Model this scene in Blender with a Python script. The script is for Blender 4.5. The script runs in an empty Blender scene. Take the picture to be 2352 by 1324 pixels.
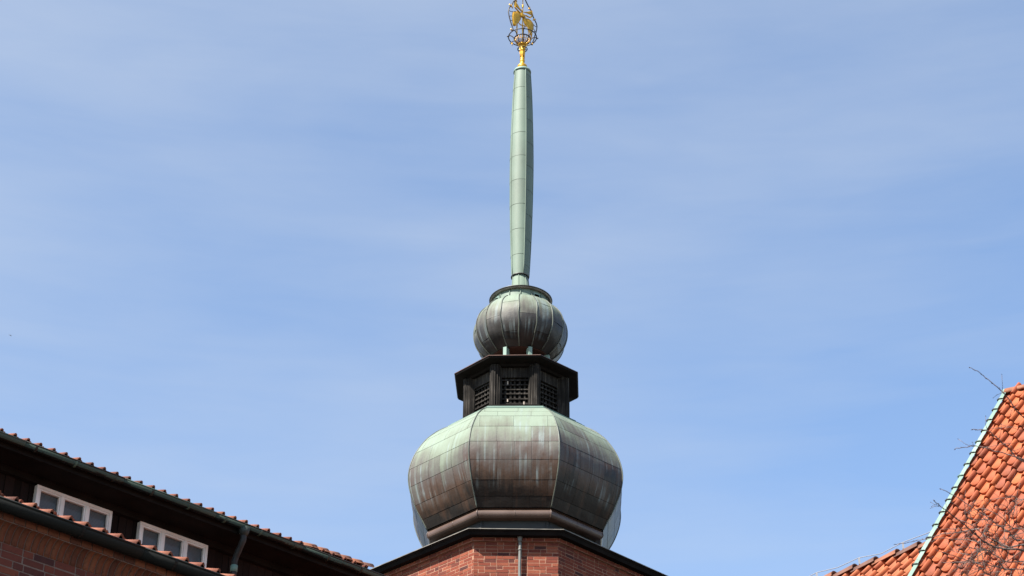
import bpy, math, random
from mathutils import Vector as V, noise
rnd = random.Random(11)
rad = math.radians
sc = bpy.context.scene
COL = sc.collection

# ------------------------------------------------------------------ camera
W, H, FPX = 2352.0, 1324.0, 4850.0
TH, RO = rad(31.5), rad(0.67)
CAM = V((0, 0, 1.7))
_r0, _u0 = V((1, 0, 0)), V((0, -math.sin(TH), math.cos(TH)))
FW = V((0, math.cos(TH), math.sin(TH)))
RT = _r0 * math.cos(RO) + _u0 * math.sin(RO)
UP = -_r0 * math.sin(RO) + _u0 * math.cos(RO)
cd = bpy.data.cameras.new('camera')
cam = bpy.data.objects.new('camera', cd)
COL.objects.link(cam)
from mathutils import Matrix
cam.matrix_world = Matrix(((RT.x, UP.x, -FW.x, CAM.x), (RT.y, UP.y, -FW.y, CAM.y), (RT.z, UP.z, -FW.z, CAM.z), (0, 0, 0, 1)))
cd.sensor_width = 36.0
cd.lens = FPX / W * 36.0
cd.clip_end = 5000
cd.dof.use_dof = True
cd.dof.focus_distance = 39.0
cd.dof.aperture_fstop = 8.0
sc.camera = cam

def ray(x, y):
    return FW + RT * ((x - W / 2) / FPX) + UP * ((H / 2 - y) / FPX)
def at(x, y, depth):
    return CAM + ray(x, y) * depth
def on_y(x, y, Y):
    r = ray(x, y)
    return CAM + r * (Y / r.y)
def depth_of(p):
    return (V(p) - CAM).dot(FW)

# ------------------------------------------------------------------ sky, sun, exposure
SUN_EL, SUN_AZ = rad(49), rad(48)          # azimuth: to the left of straight behind the camera
to_sun = V((-math.sin(SUN_AZ) * math.cos(SUN_EL), -math.cos(SUN_AZ) * math.cos(SUN_EL), math.sin(SUN_EL)))
wd = bpy.data.worlds.new('World')
sc.world = wd
wd.use_nodes = True
nt = wd.node_tree
N, L = nt.nodes, nt.links
bg = N['Background']
sky = N.new('ShaderNodeTexSky')
sky.sky_type = 'NISHITA'
sky.sun_disc = False
sky.sun_elevation = SUN_EL
sky.sun_rotation = math.atan2(to_sun.x, to_sun.y)
sky.air_density = 1.0
sky.dust_density = 0.2
sky.ozone_density = 1.5
tc = N.new('ShaderNodeTexCoord')
mp = N.new('ShaderNodeMapping')
mp.inputs['Rotation'].default_value = (0.0, rad(10), rad(20))
mp.inputs['Scale'].default_value = (2.2, 2.2, 9.0)
L.new(tc.outputs['Generated'], mp.inputs['Vector'])
nz = N.new('ShaderNodeTexNoise')
nz.inputs['Scale'].default_value = 1.5
nz.inputs['Detail'].default_value = 9
nz.inputs['Roughness'].default_value = 0.52
nz.inputs['Distortion'].default_value = 0.25
L.new(mp.outputs['Vector'], nz.inputs['Vector'])
sxyz = N.new('ShaderNodeSeparateXYZ')
L.new(tc.outputs['Generated'], sxyz.inputs[0])
mr = N.new('ShaderNodeMapRange')                          # more high cirrus towards the zenith
mr.inputs['From Min'].default_value = 0.45
mr.inputs['From Max'].default_value = 0.64
mr.inputs['To Min'].default_value = -0.03
mr.inputs['To Max'].default_value = 0.20
L.new(sxyz.outputs['Z'], mr.inputs['Value'])
mr2 = N.new('ShaderNodeMapRange')                         # and towards the west
mr2.inputs['From Min'].default_value = -0.25
mr2.inputs['From Max'].default_value = 0.25
mr2.inputs['To Min'].default_value = 0.05
mr2.inputs['To Max'].default_value = -0.09
L.new(sxyz.outputs['X'], mr2.inputs['Value'])
rp = N.new('ShaderNodeMapRange')
rp.inputs['From Min'].default_value = 0.3
rp.inputs['From Max'].default_value = 0.7
rp.inputs['To Min'].default_value = 0.03
rp.inputs['To Max'].default_value = 0.33
L.new(nz.outputs['Fac'], rp.inputs['Value'])
mp2 = N.new('ShaderNodeMapping')                          # fine wind-drawn wisps
mp2.inputs['Rotation'].default_value = (0.0, rad(14), rad(35))
mp2.inputs['Scale'].default_value = (3.5, 3.5, 30.0)
L.new(tc.outputs['Generated'], mp2.inputs['Vector'])
nz2 = N.new('ShaderNodeTexNoise')
nz2.inputs['Scale'].default_value = 2.2
nz2.inputs['Detail'].default_value = 8
nz2.inputs['Distortion'].default_value = 0.4
L.new(mp2.outputs['Vector'], nz2.inputs['Vector'])
rp2 = N.new('ShaderNodeMapRange')
rp2.inputs['From Min'].default_value = 0.3
rp2.inputs['From Max'].default_value = 0.7
rp2.inputs['To Min'].default_value = -0.05
rp2.inputs['To Max'].default_value = 0.06
L.new(nz2.outputs['Fac'], rp2.inputs['Value'])
ad3 = N.new('ShaderNodeMath'); ad3.operation = 'ADD'
ad = N.new('ShaderNodeMath'); ad.operation = 'ADD'
L.new(rp.outputs['Result'], ad3.inputs[0]); L.new(rp2.outputs['Result'], ad3.inputs[1])
L.new(ad3.outputs[0], ad.inputs[0]); L.new(mr.outputs['Result'], ad.inputs[1])
ad2 = N.new('ShaderNodeMath'); ad2.operation = 'ADD'; ad2.use_clamp = True
L.new(ad.outputs[0], ad2.inputs[0]); L.new(mr2.outputs['Result'], ad2.inputs[1])
mul = N.new('ShaderNodeMix')
mul.data_type = 'RGBA'
mul.inputs['B'].default_value = (2.52, 2.82, 3.28, 1)        # thin cirrus veil
L.new(ad2.outputs[0], mul.inputs['Factor'])
tint = N.new('ShaderNodeMix')
tint.data_type = 'RGBA'
tint.blend_type = 'MULTIPLY'
tint.inputs['Factor'].default_value = 1.0
tint.inputs['B'].default_value = (1.0, 1.0, 1.0, 1)
L.new(sky.outputs['Color'], tint.inputs['A'])
L.new(tint.outputs['Result'], mul.inputs['A'])
L.new(mul.outputs['Result'], bg.inputs['Color'])
bg.inputs['Strength'].default_value = 0.0935

sd = bpy.data.lights.new('sun', 'SUN')
sd.energy = 5.0
sd.angle = rad(0.55)
sd.color = (1.0, 0.95, 0.87)
so = bpy.data.objects.new('sun', sd)
COL.objects.link(so)
so.rotation_euler = to_sun.to_track_quat('Z', 'Y').to_euler()
so.location = (-30, -30, 60)

sc.view_settings.view_transform = 'Standard'
sc.view_settings.look = 'None'
sc.view_settings.exposure = 1.45
sc.view_settings.gamma = 1.0
sc.view_settings.use_curve_mapping = False

# ------------------------------------------------------------------ materials
def nmat(name, rough=0.7, spec=0.4):
    m = bpy.data.materials.new(name)
    m.use_nodes = True
    t = m.node_tree
    b = t.nodes['Principled BSDF']
    b.inputs['Roughness'].default_value = rough
    b.inputs['Specular IOR Level'].default_value = spec
    return m, t, b
def noise_n(t, scale, detail=5, vec=None, rough=0.55, dist=0.0):
    n = t.nodes.new('ShaderNodeTexNoise')
    n.inputs['Scale'].default_value = scale
    n.inputs['Detail'].default_value = detail
    n.inputs['Roughness'].default_value = rough
    n.inputs['Distortion'].default_value = dist
    if vec: t.links.new(vec, n.inputs['Vector'])
    return n.outputs['Fac']
def ramp(t, fac, stops, interp='LINEAR', k=1.0):
    n = t.nodes.new('ShaderNodeValToRGB')
    cr = n.color_ramp
    cr.interpolation = interp
    while len(cr.elements) < len(stops): cr.elements.new(0.5)
    for e, (p, c) in zip(cr.elements, stops):
        e.position = p
        e.color = (c[0] * k, c[1] * k, c[2] * k, 1) if not isinstance(c, (int, float)) else (c, c, c, 1)
    t.links.new(fac, n.inputs['Fac'])
    return n.outputs['Color']
def mix(t, fac, a, b, mode='MIX'):
    n = t.nodes.new('ShaderNodeMix')
    n.data_type = 'RGBA'
    n.blend_type = mode
    for k, v in (('Factor', fac), ('A', a), ('B', b)):
        if isinstance(v, (int, float)): n.inputs[k].default_value = v
        elif isinstance(v, tuple): n.inputs[k].default_value = (*v, 1)
        else: t.links.new(v, n.inputs[k])
    return n.outputs['Result']
def mth(t, op, a, b=0.0, c=None, clamp=False):
    n = t.nodes.new('ShaderNodeMath')
    n.operation = op
    n.use_clamp = clamp
    for k, v in enumerate((a, b) if c is None else (a, b, c)):
        if isinstance(v, (int, float)): n.inputs[k].default_value = v
        else: t.links.new(v, n.inputs[k])
    return n.outputs[0]
def texv(t, kind='Object', scale=(1, 1, 1)):
    c = t.nodes.new('ShaderNodeTexCoord')
    m = t.nodes.new('ShaderNodeMapping')
    m.inputs['Scale'].default_value = scale
    t.links.new(c.outputs[kind], m.inputs['Vector'])
    return m.outputs['Vector']
def attr(t, name='tint'):
    a = t.nodes.new('ShaderNodeAttribute')
    a.attribute_name = name
    return a.outputs['Fac']
def bump(t, b, h, strength=0.3, dist=0.01):
    n = t.nodes.new('ShaderNodeBump')
    n.inputs['Strength'].default_value = strength
    n.inputs['Distance'].default_value = dist
    t.links.new(h, n.inputs['Height'])
    t.links.new(n.outputs['Normal'], b.inputs['Normal'])

def simple(name, col, col2=None, rough=0.7, spec=0.4, scale=4.0, metallic=0.0, bmp=0.0, bscale=30):
    m, t, b = nmat(name, rough, spec)
    b.inputs['Metallic'].default_value = metallic
    if col2:
        f = noise_n(t, scale, 6, texv(t))
        t.links.new(ramp(t, f, [(0.35, col), (0.65, col2)]), b.inputs['Base Color'])
    else:
        b.inputs['Base Color'].default_value = (*col, 1)
    if bmp: bump(t, b, noise_n(t, bscale, 4, texv(t)), bmp, 0.01)
    return m

M = {}
def copper_dome(name, z_hi, z_lo, span, dark=1.0, extra=0.0, grey=0.0):
    """verdigris on the rain-washed upper sheets, brown oxide further down with painted shade at the foot, pale runs below the seams"""
    m, t, b = nmat(name, 0.42, 0.35)
    pos = t.nodes.new('ShaderNodeNewGeometry').outputs['Position']
    sx = t.nodes.new('ShaderNodeSeparateXYZ')
    t.links.new(pos, sx.inputs[0])
    uv = texv(t, 'UV')
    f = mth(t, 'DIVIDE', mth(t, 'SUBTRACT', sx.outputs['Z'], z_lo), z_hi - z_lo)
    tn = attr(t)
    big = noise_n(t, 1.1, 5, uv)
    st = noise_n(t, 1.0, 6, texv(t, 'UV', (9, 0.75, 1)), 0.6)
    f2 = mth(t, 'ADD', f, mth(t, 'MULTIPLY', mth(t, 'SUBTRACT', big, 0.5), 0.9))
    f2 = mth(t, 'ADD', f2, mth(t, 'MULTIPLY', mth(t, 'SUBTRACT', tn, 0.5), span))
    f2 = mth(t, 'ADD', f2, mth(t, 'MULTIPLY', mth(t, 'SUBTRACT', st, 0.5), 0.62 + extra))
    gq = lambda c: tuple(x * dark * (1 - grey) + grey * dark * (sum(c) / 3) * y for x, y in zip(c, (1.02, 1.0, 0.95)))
    base = ramp(t, f2, [(0.0, gq((0.022, 0.015, 0.011))), (0.24, gq((0.115, 0.062, 0.037))), (0.38, gq((0.140, 0.108, 0.092))),  # lowest stop darker than the oxide: underside shade put into the colour
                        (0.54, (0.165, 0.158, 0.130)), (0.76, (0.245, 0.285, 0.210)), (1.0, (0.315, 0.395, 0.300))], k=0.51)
    # pale runs
    run = noise_n(t, 1.0, 3, texv(t, 'UV', (13, 0.55, 1)), 0.5)
    msk = ramp(t, run, [(0.53, 0.0), (0.66, 1.0)])
    wid = ramp(t, noise_n(t, 2.2, 3, uv), [(0.40, 0.0), (0.60, 0.8)])
    mid = ramp(t, f, [(0.05, 0.0), (0.22, 1.0), (0.8, 0.8), (1.0, 0.3)])
    k = mix(t, 1.0, mix(t, 1.0, msk, wid, 'MULTIPLY'), mid, 'MULTIPLY')
    col = mix(t, k, base, (0.19, 0.235, 0.235))
    # rusty-brown stains between
    stn = ramp(t, noise_n(t, 1.0, 4, texv(t, 'UV', (5, 0.8, 3))), [(0.55, 0.0), (0.75, 0.55)])
    col = mix(t, mix(t, 1.0, stn, ramp(t, f, [(0.1, 1.0), (0.7, 0.25)]), 'MULTIPLY'), col, tuple(x * (1 - grey) + 0.03 * grey for x in (0.070, 0.032, 0.016)))
    t.links.new(col, b.inputs['Base Color'])
    t.links.new(ramp(t, f2, [(0.2, 0.46), (0.8, 0.65)]), b.inputs['Roughness'])
    bump(t, b, noise_n(t, 2.6, 4, uv), 0.22, 0.06)
    return m
M['dome'] = copper_dome('patinated and shaded copper dome', 19.98, 18.34, 0.62)
M['onion'] = copper_dome('patinated and shaded copper onion', 23.30, 22.12, 0.40, 0.6, 0.0, 0.8)

def verdigris(name, a, c, e, sc_=1.3, rough=0.6, k=0.46):
    a, c, e = (tuple(x * k for x in q) for q in (a, c, e))
    m, t, b = nmat(name, rough, 0.3)
    ob = texv(t, 'Object', (1, 1, 0.5))
    f = mth(t, 'ADD', noise_n(t, sc_, 7, ob, 0.6), mth(t, 'MULTIPLY', mth(t, 'SUBTRACT', attr(t), 0.5), 0.12))
    col = ramp(t, f, [(0.30, a), (0.5, c), (0.68, e)])
    st = ramp(t, noise_n(t, 1.0, 5, texv(t, 'Object', (14, 14, 0.7))), [(0.55, 0.0), (0.75, 0.25)])
    col = mix(t, st, col, a)
    t.links.new(col, b.inputs['Base Color'])
    bump(t, b, noise_n(t, 3.0, 4, ob), 0.2, 0.03)
    return m
M['spire'] = verdigris('verdigris spire', (0.240, 0.305, 0.240), (0.270, 0.358, 0.280), (0.310, 0.412, 0.325))
M['pale_copper'] = verdigris('pale verdigris', (0.27, 0.42, 0.34), (0.36, 0.53, 0.44), (0.45, 0.62, 0.52), k=0.44)
M['seam'] = verdigris('seam copper', (0.09, 0.09, 0.075), (0.17, 0.185, 0.15), (0.30, 0.34, 0.28), 2.5, 0.4, 0.42)
def gutter_mat(name, dark, mid, green, thr):
    m, t, b = nmat(name, 0.6, 0.25)
    ob = texv(t)
    f = mth(t, 'ADD', mth(t, 'MULTIPLY', attr(t), 0.7), mth(t, 'MULTIPLY', noise_n(t, 2.6, 7, ob, 0.7), 0.8))
    f = mth(t, 'ADD', f, mth(t, 'MULTIPLY', noise_n(t, 0.7, 3, ob), 0.5))
    t.links.new(ramp(t, f, [(thr - 0.12, dark), (thr, mid), (thr + 0.03, green), (thr + 0.3, tuple(c * 0.7 for c in green))]), b.inputs['Base Color'])
    bump(t, b, noise_n(t, 12.0, 4, ob), 0.2, 0.01)
    return m
M['gutter'] = gutter_mat('peeling verdigris gutter', (0.010, 0.008, 0.007), (0.020, 0.020, 0.017), (0.066, 0.105, 0.088), 1.02)
M['gutter_dark'] = gutter_mat('blackened gutter', (0.006, 0.007, 0.006), (0.009, 0.013, 0.011), (0.024, 0.045, 0.036), 1.12)
M['gutter_dull'] = verdigris('dull green copper', (0.018, 0.016, 0.014), (0.03, 0.035, 0.03), (0.10, 0.20, 0.16), 1.6, 0.6, 0.8)
M['old_copper'] = simple('brown copper', (0.060, 0.034, 0.023), (0.090, 0.056, 0.042), 0.4, 0.5, 2.0)
M['dark_copper'] = simple('dark copper', (0.022, 0.021, 0.019), (0.045, 0.045, 0.038), 0.45, 0.5, 3.0)
M['flange'] = simple('grey copper flange', (0.014, 0.014, 0.014), (0.028, 0.028, 0.026), 0.55, 0.25, 2.0)
M['rim_edge'] = simple('worn bright copper edge', (0.22, 0.20, 0.165), (0.10, 0.09, 0.075), 0.45, 0.5, 5.0)
M['red_edge'] = simple('bare copper edge', (0.12, 0.058, 0.038), (0.06, 0.033, 0.024), 0.4, 0.5, 5.0)
M['gold'] = simple('gold leaf', (0.66, 0.36, 0.036), (0.50, 0.255, 0.022), 0.36, 0.5, 14.0, 0.6, 0.15, 40)
M['iron'] = simple('blackened iron', (0.014, 0.010, 0.009), (0.045, 0.028, 0.02), 0.5, 0.5, 12.0)
M['zinc'] = simple('grey zinc pipe', (0.085, 0.083, 0.075), (0.125, 0.122, 0.11), 0.5, 0.5, 5.0)
M['wire'] = simple('steel wire', (0.25, 0.25, 0.26), None, 0.4)

m, t, b = nmat('weathered black timber', 0.85, 0.12)     # tar-dark boards worn grey
g = noise_n(t, 1.0, 6, texv(t, 'Object', (38, 38, 1.6)), 0.65)
p = noise_n(t, 2.4, 5, texv(t))
w = mth(t, 'MULTIPLY', ramp(t, g, [(0.45, 0.0), (0.72, 1.0)]), ramp(t, p, [(0.4, 0.15), (0.65, 1.0)]))
t.links.new(mix(t, w, mix(t, p, (0.008, 0.007, 0.006), (0.020, 0.017, 0.015)), (0.12, 0.105, 0.09)), b.inputs['Base Color'])
bump(t, b, g, 0.5, 0.01)
M['timber'] = m
M['soffit'] = simple('tarred dark boards', (0.006, 0.005, 0.0045), (0.013, 0.010, 0.009), 0.85, 0.1, 3.0)
M['red_soffit'] = simple('dark red-brown boards', (0.030, 0.012, 0.009), (0.05, 0.022, 0.016), 0.8, 0.15, 3.0)
M['void'] = simple('dark interior', (0.004, 0.004, 0.004), None, 0.9, 0.1)
m, t, b = nmat('attic boards', 0.85, 0.1)
g = noise_n(t, 1.0, 5, texv(t, 'UV', (30, 1.2, 1)))
t.links.new(ramp(t, mth(t, 'ADD', g, mth(t, 'MULTIPLY', mth(t, 'SUBTRACT', attr(t), 0.5), 0.3)), [(0.35, (0.006, 0.004, 0.0035)), (0.7, (0.017, 0.010, 0.009))]), b.inputs['Base Color'])
bump(t, b, g, 0.4, 0.01)
M['boards'] = m
M['white'] = simple('white window paint', (0.74, 0.72, 0.70), (0.62, 0.58, 0.55), 0.5, 0.4, 3.0)

m, t, b = nmat('window glass', 0.06, 0.6)
b.inputs['Base Color'].default_value = (0.03, 0.035, 0.04, 1)
b.inputs['Transmission Weight'].default_value = 0.0
b.inputs['Alpha'].default_value = 0.35
M['glass'] = m
m, t, b = nmat('drawn blind slats', 0.6, 0.3)
wv = t.nodes.new('ShaderNodeTexWave')
wv.wave_type = 'BANDS'
wv.bands_direction = 'Y'
wv.inputs['Scale'].default_value = 16.0
t.links.new(texv(t, 'UV'), wv.inputs['Vector'])
t.links.new(ramp(t, wv.outputs['Fac'], [(0.1, (0.10, 0.11, 0.12)), (0.6, (0.20, 0.215, 0.235))]), b.inputs['Base Color'])
M['blind'] = m

def brick_mat(name, stops, nsc=9.0, kk=0.8):
    m, t, b = nmat(name, 0.85, 0.25)
    ob = texv(t)
    n1 = noise_n(t, nsc, 6, ob, 0.65)
    f = mth(t, 'ADD', attr(t), mth(t, 'MULTIPLY', mth(t, 'SUBTRACT', n1, 0.5), 0.55))
    col = ramp(t, f, stops, k=kk)
    soot = ramp(t, noise_n(t, 28.0, 4, ob), [(0.58, 0.0), (0.75, 0.65)])
    col = mix(t, soot, col, (0.035, 0.016, 0.014))
    t.links.new(col, b.inputs['Base Color'])
    bump(t, b, noise_n(t, 45, 5, ob), 0.25, 0.006)
    return m
M['brick'] = brick_mat('hand-made red brick', [(0.0, (0.09, 0.028, 0.024)), (0.2, (0.17, 0.042, 0.028)), (0.5, (0.25, 0.052, 0.028)), (0.8, (0.30, 0.072, 0.036)), (1.0, (0.36, 0.10, 0.052))], kk=0.58)
M['brick_dark'] = brick_mat('dark purple-red brick', [(0.0, (0.08, 0.030, 0.030)), (0.4, (0.16, 0.048, 0.036)), (0.75, (0.23, 0.062, 0.040)), (1.0, (0.30, 0.085, 0.046))], kk=0.55)
M['brick_cornice'] = brick_mat('orange-red cornice brick', [(0.0, (0.15, 0.055, 0.035)), (0.4, (0.26, 0.085, 0.042)), (1.0, (0.34, 0.12, 0.058))], kk=0.5)
M['mortar'] = simple('lime mortar', (0.26, 0.13, 0.085), (0.32, 0.178, 0.12), 0.9, 0.2, 8.0, 0.0, 0.4, 60)
M['mortar_grey'] = simple('grey mortar', (0.15, 0.10, 0.082), (0.20, 0.145, 0.118), 0.9, 0.2, 8.0, 0.0, 0.4, 60)
def brick_plain(name):
    m, t, b = nmat(name, 0.85, 0.25)
    bt = t.nodes.new('ShaderNodeTexBrick')
    for k, v in (('Scale', 1.0), ('Mortar Size', 0.012), ('Brick Width', 0.235), ('Row Height', 0.078)): bt.inputs[k].default_value = v
    bt.inputs['Color1'].default_value = (0.33, 0.09, 0.05, 1)
    bt.inputs['Color2'].default_value = (0.18, 0.06, 0.04, 1)
    bt.inputs['Mortar'].default_value = (0.45, 0.33, 0.26, 1)
    t.links.new(texv(t, 'UV'), bt.inputs['Vector'])
    t.links.new(bt.outputs['Color'], b.inputs['Base Color'])
    return m
M['brick_plain'] = brick_plain('coursed red brick')

def tile_mat(name, stops, lich=0.35, dark=0.45, kk=0.48):
    m, t, b = nmat(name, 0.75, 0.3)
    ob = texv(t)
    f = mth(t, 'ADD', attr(t), mth(t, 'MULTIPLY', mth(t, 'SUBTRACT', noise_n(t, 5.0, 6, ob, 0.65), 0.5), 0.5))
    col = ramp(t, f, stops, k=kk)
    sm = ramp(t, noise_n(t, 2.2, 6, ob, 0.7), [(0.55, 0.0), (0.75, dark)])
    col = mix(t, sm, col, (0.075, 0.034, 0.026))
    li = ramp(t, noise_n(t, 16, 4, ob, 0.7), [(0.66, 0.0), (0.74, lich)])
    col = mix(t, li, col, (0.24, 0.20, 0.18))
    t.links.new(col, b.inputs['Base Color'])
    bump(t, b, noise_n(t, 38, 5, ob), 0.35, 0.008)
    return m
TST = [(0.0, (0.24, 0.075, 0.050)), (0.22, (0.44, 0.115, 0.055)), (0.55, (0.64, 0.150, 0.052)), (0.85, (0.73, 0.19, 0.058)), (1.0, (0.80, 0.24, 0.08))]
M['tile'] = tile_mat('orange clay pantile', TST)
M['tile_new'] = tile_mat('fresh orange clay pantile', [(0.0, (0.60, 0.16, 0.070)), (1.0, (0.76, 0.22, 0.085))], 0.12, 0.2)
M['tile_old'] = tile_mat('aged brown-red pantile', [(0.0, (0.20, 0.075, 0.05)), (0.5, (0.44, 0.145, 0.085)), (1.0, (0.60, 0.22, 0.12))], 0.6)
M['ridge'] = tile_mat('lichened ridge tile', [(0.0, (0.20, 0.10, 0.075)), (0.5, (0.36, 0.15, 0.09)), (1.0, (0.52, 0.19, 0.09))], 0.7)
M['bark'] = simple('grey-brown bark', (0.05, 0.038, 0.033), (0.13, 0.105, 0.095), 0.8, 0.2, 14.0, 0.0, 0.5, 60)
M['twig'] = simple('young brown twig', (0.035, 0.016, 0.013), (0.19, 0.135, 0.115), 0.6, 0.35, 9.0)
M['bud'] = simple('dark bud', (0.025, 0.011, 0.009), None, 0.6)
M['render'] = simple('weathered wall render', (0.42, 0.36, 0.30), (0.34, 0.29, 0.25), 0.9, 0.2, 1.0)
M['paving'] = simple('dark courtyard asphalt', (0.045, 0.045, 0.045), (0.07, 0.068, 0.065), 0.9, 0.2, 0.6)
M['bird'] = simple('haze-tinted feathers', (0.26, 0.31, 0.40), None, 0.8)  # pale blue-grey from distance haze, mixed into the bird's colour

# ------------------------------------------------------------------ mesh builder
ROOT = {}
class MB:
    def __init__(s): s.v, s.f, s.t, s.mi, s.uv, s.sm = [], [], [], [], [], []
    def vert(s, p): s.v.append(V(p)); return len(s.v) - 1
    def face(s, idx, t=0.5, mi=0, uv=None, sm=False):
        s.f.append(list(idx)); s.t.append(t); s.mi.append(mi); s.uv.append(uv); s.sm.append(sm)
    def poly(s, pts, t=0.5, mi=0, uv=None, sm=False):
        s.face([s.vert(p) for p in pts], t, mi, uv, sm)
    def box(s, o, ex, ey, ez, t=0.5, mi=0, skip=()):
        """parallelepiped: o = corner"""
        o, ex, ey, ez = V(o), V(ex), V(ey), V(ez)
        if ex.cross(ey).dot(ez) < 0: ex, ey = ey, ex
        p = [s.vert(o + ex * a + ey * b_ + ez * c) for c in (0, 1) for b_ in (0, 1) for a in (0, 1)]
        for k, q in enumerate(((0, 2, 3, 1), (4, 5, 7, 6), (0, 1, 5, 4), (2, 6, 7, 3), (0, 4, 6, 2), (1, 3, 7, 5))):
            if k in skip: continue
            s.face([p[i] for i in q], t, mi, [((p_ % 2) * ex.length, ((p_ // 2) % 2) * ey.length + (p_ // 4) * ez.length) for p_ in q])
    def prism(s, poly, z0, z1, t=0.5, mi=0, top=None):
        """poly: list of (x, y) counter-clockwise; top: other outline at z1"""
        top = top or poly
        n = len(poly)
        a = [s.vert((x, y, z0)) for x, y in poly]
        b_ = [s.vert((x, y, z1)) for x, y in top]
        u = 0
        for i in range(n):
            j = (i + 1) % n
            l = (V(poly[j]) - V(poly[i])).length
            s.face([a[i], a[j], b_[j], b_[i]], t, mi, [(u, z0), (u + l, z0), (u + l, z1), (u, z1)])
            u += l
        s.face(a[::-1], t, mi); s.face(b_, t, mi)
    def tube(s, pts, r, n=6, t=0.5, mi=0, caps=True, sm=True):
        pts = [V(p) for p in pts]
        if isinstance(r, (int, float)): r = [r] * len(pts)
        rings, prev = [], None
        for i, p in enumerate(pts):
            d = (pts[min(i + 1, len(pts) - 1)] - pts[max(i - 1, 0)])
            if d.length < 1e-9: d = V((0, 0, 1))
            d.normalize()
            if prev is None:
                a = d.cross(V((0, 0, 1)) if abs(d.z) < 0.9 else V((1, 0, 0))).normalized()
            else:
                a = (prev - d * prev.dot(d))
                a = a.normalized() if a.length > 1e-6 else d.orthogonal().normalized()
            prev = a
            c = d.cross(a)
            rings.append([s.vert(p + (a * math.cos(k * 2 * math.pi / n) + c * math.sin(k * 2 * math.pi / n)) * r[i]) for k in range(n)])
        for i in range(len(rings) - 1):
            for k in range(n):
                k2 = (k + 1) % n
                s.face([rings[i][k], rings[i][k2], rings[i + 1][k2], rings[i + 1][k]], t, mi, None, sm)
        if caps and n > 2:
            s.face(rings[0][::-1], t, mi); s.face(rings[-1], t, mi)
    def ring(s, c, R, r, n=40, m=7, axis=None, t=0.5, mi=0):
        c = V(c)
        pts = [c + V((R * math.sin(k * 2 * math.pi / n), -R * math.cos(k * 2 * math.pi / n), 0)) for k in range(n)]
        rings = []
        for k, p in enumerate(pts):
            o = (p - c).normalized()
            rings.append([s.vert(p + (o * math.cos(j * 2 * math.pi / m) + V((0, 0, 1)) * math.sin(j * 2 * math.pi / m)) * r) for j in range(m)])
        for k in range(n):
            k2 = (k + 1) % n
            for j in range(m):
                j2 = (j + 1) % m
                s.face([rings[k][j], rings[k2][j], rings[k2][j2], rings[k][j2]], t, mi, None, True)
    def lathe(s, prof, c, n=32, t=0.5, mi=0, sm=True, phase=0.0, capb=True, capt=True, mis=None):
        """prof: list of (radius, z) from the bottom up; c: centre (x, y)"""
        rings = []
        for r, z in prof:
            rings.append([s.vert((c[0] + r * math.sin(phase + k * 2 * math.pi / n), c[1] - r * math.cos(phase + k * 2 * math.pi / n), z)) for k in range(n)])
        for i in range(len(prof) - 1):
            for k in range(n):
                k2 = (k + 1) % n
                s.face([rings[i][k], rings[i][k2], rings[i + 1][k2], rings[i + 1][k]], t, mis[i] if mis else mi, None, sm)
        if capb: s.face(rings[0][::-1], t, mi)
        if capt: s.face(rings[-1], t, mi)
    def build(s, name, mats, parent=None, label=None):
        if not isinstance(mats, (list, tuple)): mats = [mats]
        off = V(ROOT.get(parent.name, (0, 0, 0))) if parent else V((0, 0, 0))
        me = bpy.data.meshes.new(name)
        me.from_pydata([tuple(p - off) for p in s.v], [], s.f)
        for m_ in mats: me.materials.append(m_)
        me.polygons.foreach_set('material_index', s.mi)
        me.polygons.foreach_set('use_smooth', s.sm)
        a = me.attributes.new('tint', 'FLOAT', 'FACE')
        a.data.foreach_set('value', s.t)
        uvl = me.uv_layers.new(name='UVMap')
        flat = []
        for f, u in zip(s.f, s.uv):
            for k in range(len(f)):
                flat += list(u[k]) if u else [s.v[f[k]].x + s.v[f[k]].y, s.v[f[k]].z]
        uvl.data.foreach_set('uv', flat)
        me.update()
        ob = bpy.data.objects.new(name, me)
        COL.objects.link(ob)
        if parent:
            ob.parent = parent
            ROOT[ob.name] = off
        if label: ob['label'] = label
        return ob

def thing(name, label, cat, loc, group=None):
    o = bpy.data.objects.new(name, None)
    COL.objects.link(o)
    o.location = loc
    o.empty_display_size = 0.3
    o['label'] = label
    o['category'] = cat
    if group: o['group'] = group
    ROOT[o.name] = V(loc)
    return o

# ------------------------------------------------------------------ ground
g = MB()
g.poly([(-400, -400, 0), (400, -400, 0), (400, 400, 0), (-400, 400, 0)])
o = g.build('ground', M['paving'])
o['kind'] = 'structure'

# ------------------------------------------------------------------ shared builders
def bricks(mb, o, du, nr, length, z0, z1, course=0.0655, st=0.206, hd=0.096, jt=0.0125, proud=0.003, mi=0, mj=1, lo=0.05, hi=0.95):
    """real bricks, two stretchers to a header, over a mortar sheet; o = left end on the wall plane at z = 0"""
    o, du, nr = V(o), V(du), V(nr)
    up = V((0, 0, 1))
    n = int(round((z1 - z0) / course))
    mb.poly([o + up * z0, o + du * length + up * z0, o + du * length + up * z1, o + up * z1], 0.5, mj)
    for k in range(n):
        z = z1 - (k + 1) * course
        x = -((k * 0.105) % 0.31) - rnd.uniform(0, 0.03)
        seq = k % 3
        while x < length:
            seq += 1
            wv_ = hd if seq % 3 == 0 else st
            a, e = max(x, 0.002), min(x + wv_, length - 0.002)
            if e - a > 0.03:
                j = [rnd.uniform(-0.0025, 0.0025) for _ in range(4)]
                pr = proud + rnd.uniform(-0.002, 0.003)
                mb.box(o + du * (a + j[0]) + up * (z + jt / 2 + j[1]) - nr * 0.02, du * (e - a + j[2]), up * (course - jt + j[3]), nr * (0.02 + pr),
                       min(1, max(0, rnd.gauss(0.55, 0.26))), mi)
            x += wv_ + jt

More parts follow.
